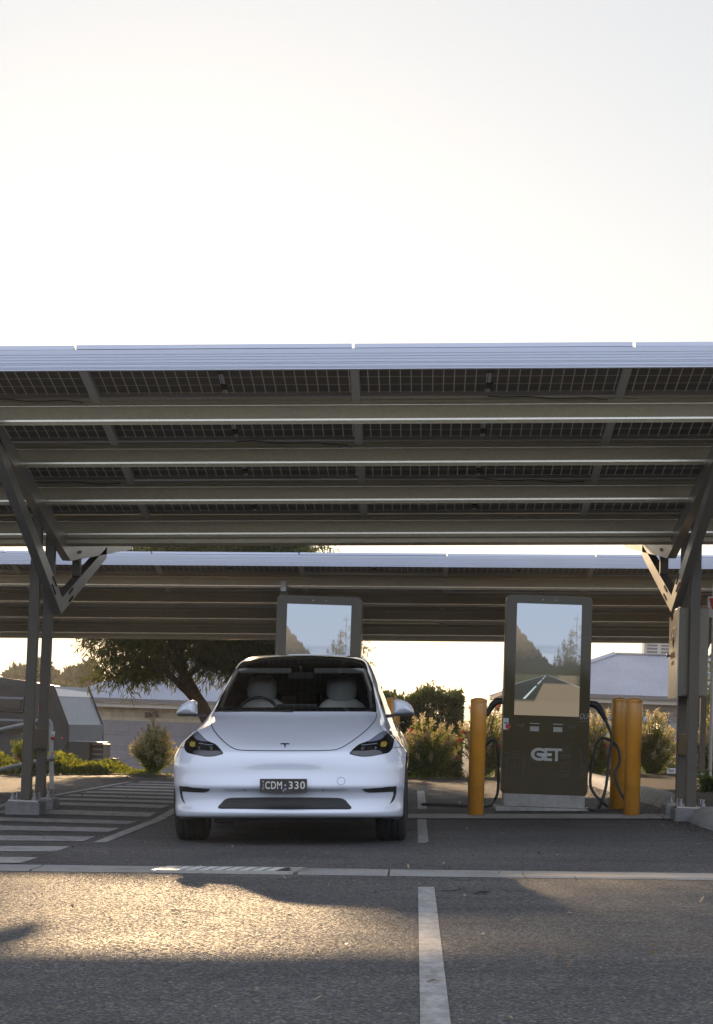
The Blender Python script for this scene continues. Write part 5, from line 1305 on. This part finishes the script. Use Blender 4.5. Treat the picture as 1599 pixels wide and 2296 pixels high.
bvh = BVHTree.FromPolygons([tuple(p) for p in full.reshape(-1, 3)], [(j*nw+i, j*nw+i+1, (j+1)*nw+i+1, (j+1)*nw+i) for j in range(nu_-1) for i in range(nw-1)])
def hit(x, z):
    p, n, k, d = bvh.ray_cast(Vector((x, -1, z)), Vector((0, 1, 0)))
    if p is None or p.y > 2.6:
        p, n, k, d = bvh.find_nearest(Vector((x, .3, z)))
    if n.y > 0: n = -n
    return p, n
def inside(pt, poly):
    x, y = pt; c = False; n = len(poly)
    for i in range(n):
        x1, y1 = poly[i]; x2, y2 = poly[(i+1) % n]
        if (y1 > y) != (y2 > y) and x < (x2-x1)*(y-y1)/(y2-y1)+x1: c = not c
    return c
def smooth_loop(pts, per=6):
    P = [Vector((p[0], p[1], 0)) for p in pts]; n = len(P); out = []
    for i in range(n):
        a, b, c, d = P[i-1], P[i], P[(i+1) % n], P[(i+2) % n]
        for k in range(per):
            t = k/per; q = .5*((2*b)+(c-a)*t+(2*a-5*b+4*c-d)*t*t+(3*b-a-3*c+d)*t**3); out.append((q.x, q.y))
    return out
def patch(name, outline, m, off=.003, parent=None, step=.02, rim=True, sm=True, push=0.0):
    """a piece of the car's skin cut to an (x, z) outline, following the body, with a turned-in rim"""
    pts = [Vector(p) for p in outline]; nb = len(pts)
    xs = [p[0] for p in outline]; zs = [p[1] for p in outline]
    g = []
    x = min(xs)+step/2
    while x < max(xs):
        z = min(zs)+step/2
        while z < max(zs):
            if inside((x, z), outline) and min((Vector((x, z))-p).length for p in pts) > step*.45: g.append(Vector((x, z)))
            z += step
        x += step
    r = delaunay_2d_cdt(pts+g, [], [list(range(nb))], 1, 1e-6)
    vs = []; 
    for p in r[0]:
        h, n = hit(p.x, p.y); vs.append(h+n*off+Vector((0, push, 0)))
    mb = MB(); mb.add(vs, [tuple(f) for f in r[2]], 0, sm)
    if rim:
        e = []
        for p in outline:
            h, n = hit(*p); e += [h+n*off+Vector((0, push, 0)), h-n*.006+Vector((0, push, 0))]
        mb.add(e, [(2*i, 2*i+1, (2*i+3) % (2*nb), (2*i+2) % (2*nb)) for i in range(nb)])
    return mb.build(name, m, parent or car)
def ribbon(mb, line, w, off=.0012):
    line = [Vector((p[0], p[1])) for p in line]; vs = []
    for i, p in enumerate(line):
        t = (line[min(i+1, len(line)-1)]-line[max(0, i-1)]).normalized(); n2 = Vector((-t.y, t.x))
        for s in (-.5, .5):
            q = p+n2*w*s; h, n = hit(q.x, q.y); vs.append(h+n*off)
    mb.add(vs, [(2*i, 2*i+1, 2*i+3, 2*i+2) for i in range(len(line)-1)], 0, True)
def smooth_line(pts, per=8):
    return [(p.x, p.y) for p in spline([(a, b, 0) for a, b in pts], per)]
# photo (close-up scale) to the car's front-view plane
def loc(X, Y, dep=None):
    d = dep if dep is not None else .15
    for _ in range(4):
        sc = 750*15.3/(15.27+d); cx = 1513-769*sc/750; x = (X-cx)/sc+.0; z = .9-(Y-540)/sc
        if dep is not None: break
        h, n = hit(clamp(x, -.93, .93), z); d = clamp(h.y, -.02, .9)
    return x-.005, z
def H(pts, dep=None): return [loc(*p, dep=dep) for p in pts]
def zl(x, y): return (88.8+x*.2407, 444.2+y*.2407)
def mirx(pts): return [(-x, z) for x, z in pts]
# ---- headlights
HL = [(410, 382), (540, 395), (640, 470), (740, 570), (820, 635), (950, 690), (1030, 730), (1120, 820), (1195, 912), (1205, 935), (1180, 960), (1050, 995), (900, 1018), (750, 1015), (600, 990), (430, 955), (320, 920), (265, 850), (248, 760), (265, 640), (310, 500), (355, 430)]
hlo = H([zl(*p) for p in HL])
UPL = [(440, 402), (540, 408), (630, 475), (730, 575), (822, 660), (740, 655), (640, 640), (560, 610), (510, 570), (480, 500)]
LOWL = [(460, 930), (540, 870), (700, 862), (860, 885), (1010, 880), (1110, 890), (1170, 935), (1050, 985), (900, 1006), (750, 1003), (600, 978)]
AMB = [(385, 700), (405, 668), (440, 655), (480, 662), (512, 672), (520, 700), (520, 745), (505, 775), (460, 790), (410, 780), (388, 750)]
M_LENSW = mat('lamp_reflector_pale', (.16, .175, .21), .15, 0, .6, coat=1); M_LENSD = mat('lamp_inner_grey', (.045, .045, .048), .25, 0, .5, coat=.6)
M_AMB = mat('amber_reflector', (.24, .17, .03), .25, 0, .5, var=.3, vscale=60); M_CHR = mat('lamp_chrome', (.75, .72, .66), .18, .9)
for sgn in (1, -1):
    T = (lambda p: p) if sgn == 1 else mirx
    hl_ = patch('headlight', T(smooth_loop(hlo, 4)), M_BLKG, .003)
    patch('upper_reflector', T(smooth_loop(H([zl(*p) for p in UPL]), 4)), M_LENSW, .0045, hl_, .02, False)
    patch('lower_housing', T(smooth_loop(H([zl(*p) for p in LOWL]), 4)), M_LENSD, .0045, hl_, .02, False)
    patch('turn_lamp', T(smooth_loop(H([zl(*p) for p in AMB]), 3)), M_AMB, .005, hl_, .01, False)
    mb = MB()
    for a, b, y0, y1 in ((600, 640, 790, 850), (703, 716, 800, 852), (786, 793, 800, 875), (878, 892, 775, 878), (905, 945, 790, 870), (650, 656, 720, 852), (745, 752, 770, 850)):
        q = T(H([zl(a, y0), zl(b, y0), zl(b-4, y1), zl(a+6, y1)])); v = []
        for p in q: h, n = hit(*p); v.append(h+n*.006)
        mb.add(v, [(0, 1, 2, 3)])
    mb.build('projector_lens', M_CHR, hl_)
    mb = MB(); ribbon(mb, T(smooth_line(H([zl(*p) for p in ((600, 700), (720, 722), (850, 740), (960, 742))]), 4)), .006, .0055); mb.build('daytime_strip', M_LENSW, hl_)
# ---- bonnet shut line, panel gaps, small circles
mb = MB()
bl = H([(297, 432), (299, 470), (312, 512), (340, 556), (380, 598), (420, 630), (448, 644), (480, 651), (560, 654), (660, 655), (744, 655)])
bl = smooth_line(bl, 8); bl[-1] = (0, bl[-1][1])
ribbon(mb, bl, .0065); ribbon(mb, mirx(bl), .0065); mb.build('bonnet_gap', M_LINE, car)
mb = MB()
for s in (1, -1):
    g = smooth_line(H([(150, 640), (130, 634), (112, 636), (103, 640)]), 6); ribbon(mb, g if s == 1 else mirx(g), .0045)
mb.build('bumper_gap', M_LINE, car)
def circ(cx, cy, r, n=28): return [(cx+r*math.cos(2*math.pi*k/n), cy+r*math.sin(2*math.pi*k/n)) for k in range(n+1)]
mb = MB(); c = loc(1077, 833); ribbon(mb, circ(c[0], c[1], .030), .0028); mb.build('tow_cover', M_LINE, car)
for X, Y in ((506, 885), (972, 885)):
    c = loc(X, Y); mb = MB(); ribbon(mb, circ(c[0], c[1], .0095, 16), .0022); mb.build('parking_sensor', M_LINE, car)
# ---- lower grille and side vents
M_GRL = mat('grille_black', (.014, .014, .013), .55)
GR = H([(352, 994), (372, 962), (392, 942), (415, 934), (450, 931), (600, 929), (744, 929), (890, 929), (1040, 931), (1075, 934), (1098, 942), (1117, 962), (1137, 996), (1050, 999), (900, 1000), (744, 1001), (590, 999), (440, 997)])
gw_ = max(-GR[0][0], GR[12][0]); gs = smooth_loop([((x if i not in (0, 12) else x), z) for i, (x, z) in enumerate(GR)], 3)
gr = patch('lower_grille', gs, M_GRL, .004)
mb = MB()
zz0, zz1 = min(p[1] for p in gs), max(p[1] for p in gs)
for k in range(1, 7):
    z = zz0+(zz1-zz0)*k/7; xs_in = [x/200 for x in range(-110, 111) if inside((x/200, z), gs) and inside((x/200, z+.004), gs) and inside((x/200, z-.004), gs)]
    if len(xs_in) > 3: ribbon(mb, [(x, z) for x in xs_in], .004, .010)
mb.build('grille_slat', mat('grille_slat_grey', (.03, .03, .028), .4), gr)
VT = H([(120, 862), (165, 866), (230, 874), (290, 878), (303, 882), (292, 892), (270, 900), (230, 899), (180, 897), (136, 895), (138, 915), (146, 944), (156, 968), (140, 950), (131, 930), (125, 905)])
for s in (1, -1):
    patch('bumper_vent', VT if s == 1 else mirx(VT), M_GRL, .0035, step=.015)
# ---- emblem
EM = H([(718, 614), (730, 612.5), (745, 612), (760, 612.5), (773, 614), (771, 618), (758, 617), (751, 618), (748, 630), (745.5, 640), (743, 630), (739, 618), (732, 617), (720, 618)])
patch('emblem', EM, mat('emblem_dark', (.05, .05, .055), .25, .6), .004, step=.008, sm=False)
# ---- number plate
pc = loc(738, 860); h, n = hit(*pc)
npl = thing('plate_anchor', None, None) if False else None
mb = MB(); mb.cbox((pc[0]-.186, h.y-.030, pc[1]-.0545), (pc[0]+.186, h.y-.018, pc[1]+.0545), .004)
pl = mb.build('number_plate', mat('plate_black', (.03, .028, .024), .3, 0, .5), car)
mb = MB(); mb.box((pc[0]-.15, h.y-.018, pc[1]-.045), (pc[0]+.15, h.y+.03, pc[1]+.045)); mb.build('bracket', M_DARK, pl)
M_PLT = mat('plate_cream', (.60, .57, .50), .5)
mb = MB(); yf = h.y-.0315
put_text(mb, 'CDM', .088, (pc[0]-.0765, yf, pc[1]+.004), extrude=.0012, space=1.10, bold=.014, width=.132, height=.060); put_text(mb, '330', .088, (pc[0]+.106, yf, pc[1]+.004), extrude=.0012, space=1.15, bold=.014, width=.128, height=.060)
for k, ch in enumerate('VIC'): put_text(mb, ch, .028, (pc[0]-.158, yf, pc[1]+.030-k*.0255), sx=.95, extrude=.001)
mb.add([(pc[0]+.0145+a*.008, yf, pc[1]+.004+b*.007) for a, b in ((-1, 0), (0, 1), (1, 0), (0, -1))], [(0, 1, 2, 3)])
put_text(mb, 'T', .022, (pc[0]-.001, yf, pc[1]-.044), extrude=.0008)
mb.build('plate_lettering', M_PLT, pl)
mb = MB()
for z in (-1, 1): mb.box((pc[0]-.184, yf+.0005, pc[1]+z*.0505-.0014), (pc[0]+.184, yf+.0012, pc[1]+z*.0505+.0014))
for x in (-1, 1): mb.box((pc[0]+x*.1815-.0014, yf+.0005, pc[1]-.049), (pc[0]+x*.1815+.0014, yf+.0012, pc[1]+.049))
mb.build('plate_border', mat('plate_border_brown', (.10, .09, .07), .4), pl)
mb = MB(); mb.add([(pc[0]+.0145+a, yf-.0002, pc[1]+b) for a, b in ((-.014, -.034), (.014, -.034), (0, -.010))], [(0, 1, 2)]); ev = mb.build('triangle_sticker', mat('ev_blue', (.07, .14, .30), .4), pl)
mb = MB(); put_text(mb, 'EV', .011, (pc[0]+.0145, yf-.001, pc[1]-.028), extrude=.0003); mb.build('sticker_lettering', M_WHITE, ev)
# ---- glazing
def winglass():
    m = bpy.data.materials.new('windscreen_glass'); m.use_nodes = True; n, l = NT(m); out = [x for x in n if x.type == 'OUTPUT_MATERIAL'][0]
    t = n.new('ShaderNodeBsdfTransparent'); t.inputs[0].default_value = (.93, .95, .93, 1); g = n.new('ShaderNodeBsdfGlossy'); g.inputs['Roughness'].default_value = .02
    fr = n.new('ShaderNodeFresnel'); fr.inputs[0].default_value = 1.5; ms = n.new('ShaderNodeMixShader'); l.new(fr.outputs[0], ms.inputs[0]); l.new(t.outputs[0], ms.inputs[1]); l.new(g.outputs[0], ms.inputs[2]); l.new(ms.outputs[0], out.inputs['Surface']); return m
M_WSG = winglass()
ws_border = lambda u, v: v > 4.52 or u < UW0+.32 or u > UW1-.62
ws = region(lambda u, v, j, i: is_ws(u, v) and not ws_border(u, v)).build('windscreen', M_WSG, car)
region(lambda u, v, j, i: is_ws(u, v) and ws_border(u, v)).build('windscreen_border', M_BLKG, ws)
region(lambda u, v, j, i: is_roof(u, v)).build('glass_roof', M_BLKG, car)
region(lambda u, v, j, i: is_rear(u, v)).build('rear_window', M_WSG, car)
for s in (1, -1):
    region(lambda u, v, j, i: is_side(u, v) and (i-c0+.5)*s > 0).build('side_window', mat('tinted_side_glass', (.015, .017, .016), .05, 0, .6), car)
# ---- mirrors
def mloc(X, Y): return loc(X, Y, dep=1.55)
MR = [(101, 437), (110, 410), (124, 388), (146, 371), (175, 360), (200, 356), (213, 360), (218, 375), (219, 410), (217, 439), (180, 441), (140, 440)]
MRR = [(1509, 433), (1499, 402), (1484, 379), (1460, 363), (1430, 354), (1404, 351), (1391, 356), (1388, 375), (1389, 410), (1391, 438), (1440, 438), (1480, 436)]
for s, MO, ARM in ((-1, MR, [(208, 441), (215, 436), (268, 440), (275, 450), (262, 455), (230, 452)]), (1, MRR, [(1395, 437), (1340, 441), (1328, 450), (1335, 462), (1380, 458), (1400, 447)])):
    ol = smooth_loop([mloc(*p) for p in MO], 4); n = len(ol); cxm = sum(p[0] for p in ol)/n; czm = sum(p[1] for p in ol)/n
    rings = ((.30, -.085), (.62, -.072), (.85, -.045), (.97, -.012), (1.0, .03), (1.0, .09), (.96, .115))
    vs = [(cxm+(x-cxm)*k, 1.55+dy, czm+(z-czm)*k) for k, dy in rings for x, z in ol]
    mb = MB(); mb.add(vs, [(a*n+i, a*n+(i+1) % n, (a+1)*n+(i+1) % n, (a+1)*n+i) for a in range(len(rings)-1) for i in range(n)], 0, True)
    mb.add(vs[:n], [tuple(range(n))], 0, True); mr = mb.build('wing_mirror', M_CAR, car)
    mb = MB(); mb.add([(cxm+(x-cxm)*.955, 1.55+.1155, czm+(z-czm)*.955) for x, z in ol], [tuple(range(n))]); mb.build('mirror_glass', mat('mirror_silver', (.8, .8, .8), .03, 1), mr)
    al = [mloc(*p) for p in ARM]; mb = MB(); mb.prism(al, 'y', 1.50, 1.62); 
    lo_ = [p for p in ol if p[1] < czm-.045]; xa, xb = min(p[0] for p in ol)+.01, max(p[0] for p in ol)-.004; zb_ = min(p[1] for p in ol)
    mb.cbox((xa, 1.535, zb_-.014), (xb, 1.64, zb_+.006), .005); mb.build('mirror_arm', M_DARK, mr)
# ---- wheels
def wheel(x, y, name='wheel'):
    s = 1 if x > 0 else -1; r = .352; w = .128
    wh = MB(); pr = [(.24, -w*.92), (.30, -w*.99), (.325, -w*.97), (.342, -w*.86), (r-.001, -w*.62), (r, -.06)]
    for g in (-.052, 0, .052): pr += [(r, g-.007), (r-.008, g-.005), (r-.008, g+.005), (r, g+.007)]
    pr += [(r, .06), (r-.001, w*.62), (.342, w*.86), (.325, w*.97), (.30, w*.99), (.24, w*.92)]
    wh.lathe(pr, 48, 0, 'x', (x, y, .35)); o = wh.build(name, M_RUB, car)
    rm = MB(); rm.lathe([(.24, -.10), (.24, .10), (.228, .10), (.21, -.02)], 36, 0, 'x', (x, y, .35)); rm.lathe([(.001, .06*s), (.06, .07*s), (.07, .02*s)], 20, 0, 'x', (x, y, .35))
    for k in range(5):
        a = k*2*math.pi/5
        for da in (-.16, .16):
            p = Vector((x+.06*s, y+.05*math.cos(a), .35+.05*math.sin(a))); q = Vector((x+.085*s, y+.232*math.cos(a+da), .35+.232*math.sin(a+da))); rm.beam(p, q, .03, .022)
    rm.build('rim', mat('wheel_alloy', (.12, .12, .125), .35, .8), o)
    bd = MB(); bd.lathe([(.001, .0), (.17, .0), (.17, .02), (.001, .02)], 24, 0, 'x', (x+.0*s, y, .35)); bd.build('brake_disc', M_BOLT, o)
for x in (-.822, .822):
    for y in (.88, 3.77): wheel(x, y)
# ---- underside and arches
mb = MB(); mb.box((-.60, .40, .17), (.60, 4.45, .30)); mb.box((-.80, 1.36, .19), (.80, 3.30, .34)); mb.build('undertray', M_DARK, car)
mb = MB(); mb.box((-.82, .50, .45), (.82, 1.28, .70)); mb.box((-.62, .42, .29), (.62, .50, .62)); mb.box((-.55, .5, .305), (.55, 1.28, .449)); mb.box((-.85, 3.36, .50), (.85, 4.2, .76)); mb.build('wheel_arch_liner', M_DARK, car)
mb = MB()
for s in (-1, 1): mb.tube([(s*.66, .86, .30), (s*.3, .9, .26)], .022, 6); mb.box((s*.45-.02, .45, .155), (s*.45+.02, .6, .169))
mb.build('suspension_arm', M_DARK, car)
# ---- cabin
M_SEAT = mat('white_seat_trim', (.84, .82, .74), .6, var=.04); M_TRIM = mat('dark_trim', (.02, .02, .019), .7)
mb = MB(); mb.box((-.74, 1.35, .34), (.74, 4.3, .40)); mb.box((-.76, 1.25, .41), (-.70, 4.2, .98)); mb.box((.70, 1.25, .41), (.76, 4.2, .98)); mb.box((-.70, 4.15, .41), (.70, 4.2, 1.0)); mb.build('cabin_shell', M_TRIM, car)
mb = MB(); mb.prism([(1.24, .85), (1.30, 1.015), (1.60, 1.035), (1.74, 1.02), (1.80, .93), (1.72, .72), (1.3, .6)], 'x', -.70, .70); mb.build('dashboard', M_TRIM, car)
hd_ = region(lambda u, v, j, i: UW1-.1 <= u < 25.2 and v < 4.6)
hd_.v = [(x*.97, y, z-.03) for x, y, z in hd_.v]; hd_.build('headliner', M_TRIM, car)
def seat(x, y):
    s_ = MB(); bm = bmesh.new()
    def loft(rings):
        n = 20; vs = []
        for cx, cy, cz, rx, ry, p in rings:
            for k in range(n):
                a = 2*math.pi*k/n; c_, s2 = math.cos(a), math.sin(a); f = (abs(c_)**p+abs(s2)**p)**(-1/p); vs.append((cx+rx*f*c_, cy+ry*f*s2, cz))
        s_.add(vs, [(a*n+i, a*n+(i+1) % n, (a+1)*n+(i+1) % n, (a+1)*n+i) for a in range(len(rings)-1) for i in range(n)], 0, True)
        s_.add(vs[:n], [tuple(range(n))], 0, True); s_.add(vs[-n:], [tuple(range(n))], 0, True)
    bm.free()
    loft([(x, y-.12, .50, .24, .06, 3), (x, y-.08, .70, .26, .085, 3), (x, y-.03, .95, .255, .085, 3), (x, y+.0, 1.08, .235, .08, 2.8), (x, y+.01, 1.15, .195, .07, 2.6), (x, y+.015, 1.19, .14, .06, 2.4), (x, y+.015, 1.205, .10, .05, 2.2)])
    loft([(x, y-.45, .42, .25, .26, 4), (x, y-.45, .56, .26, .28, 4), (x, y-.45, .585, .22, .24, 3)])
    o = s_.build('front_seat', M_SEAT, car)
    s_ = MB()
    loft([(x, y-.0, 1.175, .095, .055, 2.6), (x, y-.01, 1.22, .133, .07, 2.8), (x, y-.01, 1.29, .138, .072, 2.8), (x, y, 1.35, .128, .066, 2.6), (x, y+.01, 1.395, .10, .05, 2.4), (x, y+.01, 1.408, .06, .03, 2.2)])
    s_.build('headrest', M_SEAT, o)
seat(-.375, 2.42); seat(.355, 2.42)
mb = MB(); mb.cbox((-.62, 3.25, .55), (.62, 3.42, 1.12), .05); 
for x in (-.38, 0, .38): mb.cbox((x-.12, 3.28, 1.13), (x+.12, 3.38, 1.27), .03)
mb.build('rear_seat', M_TRIM, car)
mb = MB(); cs = Vector((-.368, 1.90, 1.035)); tl = R(24)
ringp = [cs+Vector((.182*math.cos(a), .182*math.sin(a)*math.sin(tl), .182*math.sin(a)*math.cos(tl))) for a in [2*math.pi*k/36 for k in range(37)]]
mb.tube(ringp, .0155, 8, cap=False); sw_ = mb.build('steering_wheel', M_DARK, car)
mb = MB(); mb.cbox((cs.x-.07, cs.y-.03, cs.z-.05), (cs.x+.07, cs.y+.02, cs.z+.05), .02); mb.beam(cs+Vector((-.17, 0, 0)), cs+Vector((.17, 0, 0)), .02, .03, side=Vector((0, 1, 0))); mb.build('wheel_hub', M_DARK, sw_)
mb = MB(); mb.cbox((-.185, 1.70, .93), (.165, 1.725, 1.138), .008); mb.build('centre_screen', mat('screen_back', (.035, .035, .034), .45), car)
for a, b in ((-.55, -.08), (.12, .57)):
    mb = MB(); mb.cbox((a, 2.01, 1.415), (b, 2.06, 1.462), .012); mb.build('sun_visor', mat('pale_visor', (.20, .195, .17), .7), car)
mb = MB(); mb.cbox((-.10, 1.88, 1.36), (.12, 1.92, 1.42), .015); mb.tube([(.01, 1.9, 1.42), (.01, 1.87, 1.47)], .012, 6); mb.build('rear_view_mirror', M_TRIM, car)
for s in (-1, 1):
    mb = MB(); mb.tube([(s*.655, 1.45, 1.09), (s*.62, 1.75, 1.27), (s*.565, 2.05, 1.44)], .022, 6); mb.build('pillar_trim', mat('pillar_grey', (.15, .145, .125), .7), car)
mb = MB(); ribbon(mb, [(-.55+.0*k, 1.07) for k in (0,)]*0+[( -.6+k*.045, 1.068+.004*math.sin(k*.3)) for k in range(14)], .012, .006); mb.build('wiper', M_DARK, car)
# ------------------------------------------------------------ evening air
hb = MB(); hb.box((-2600, -420, -8), (2600, 2600, 32))
hz = hb.build('haze', [], None); hm_ = bpy.data.materials.new('haze'); hm_.use_nodes = True; n, l = NT(hm_); n.clear()
o_ = n.new('ShaderNodeOutputMaterial'); v_ = n.new('ShaderNodeVolumePrincipled'); v_.inputs['Color'].default_value = (.95, .93, .90, 1); v_.inputs['Density'].default_value = .0008; v_.inputs['Anisotropy'].default_value = .55
l.new(v_.outputs[0], o_.inputs['Volume']); hz.data.materials.append(hm_); tag(hz, kind='stuff')
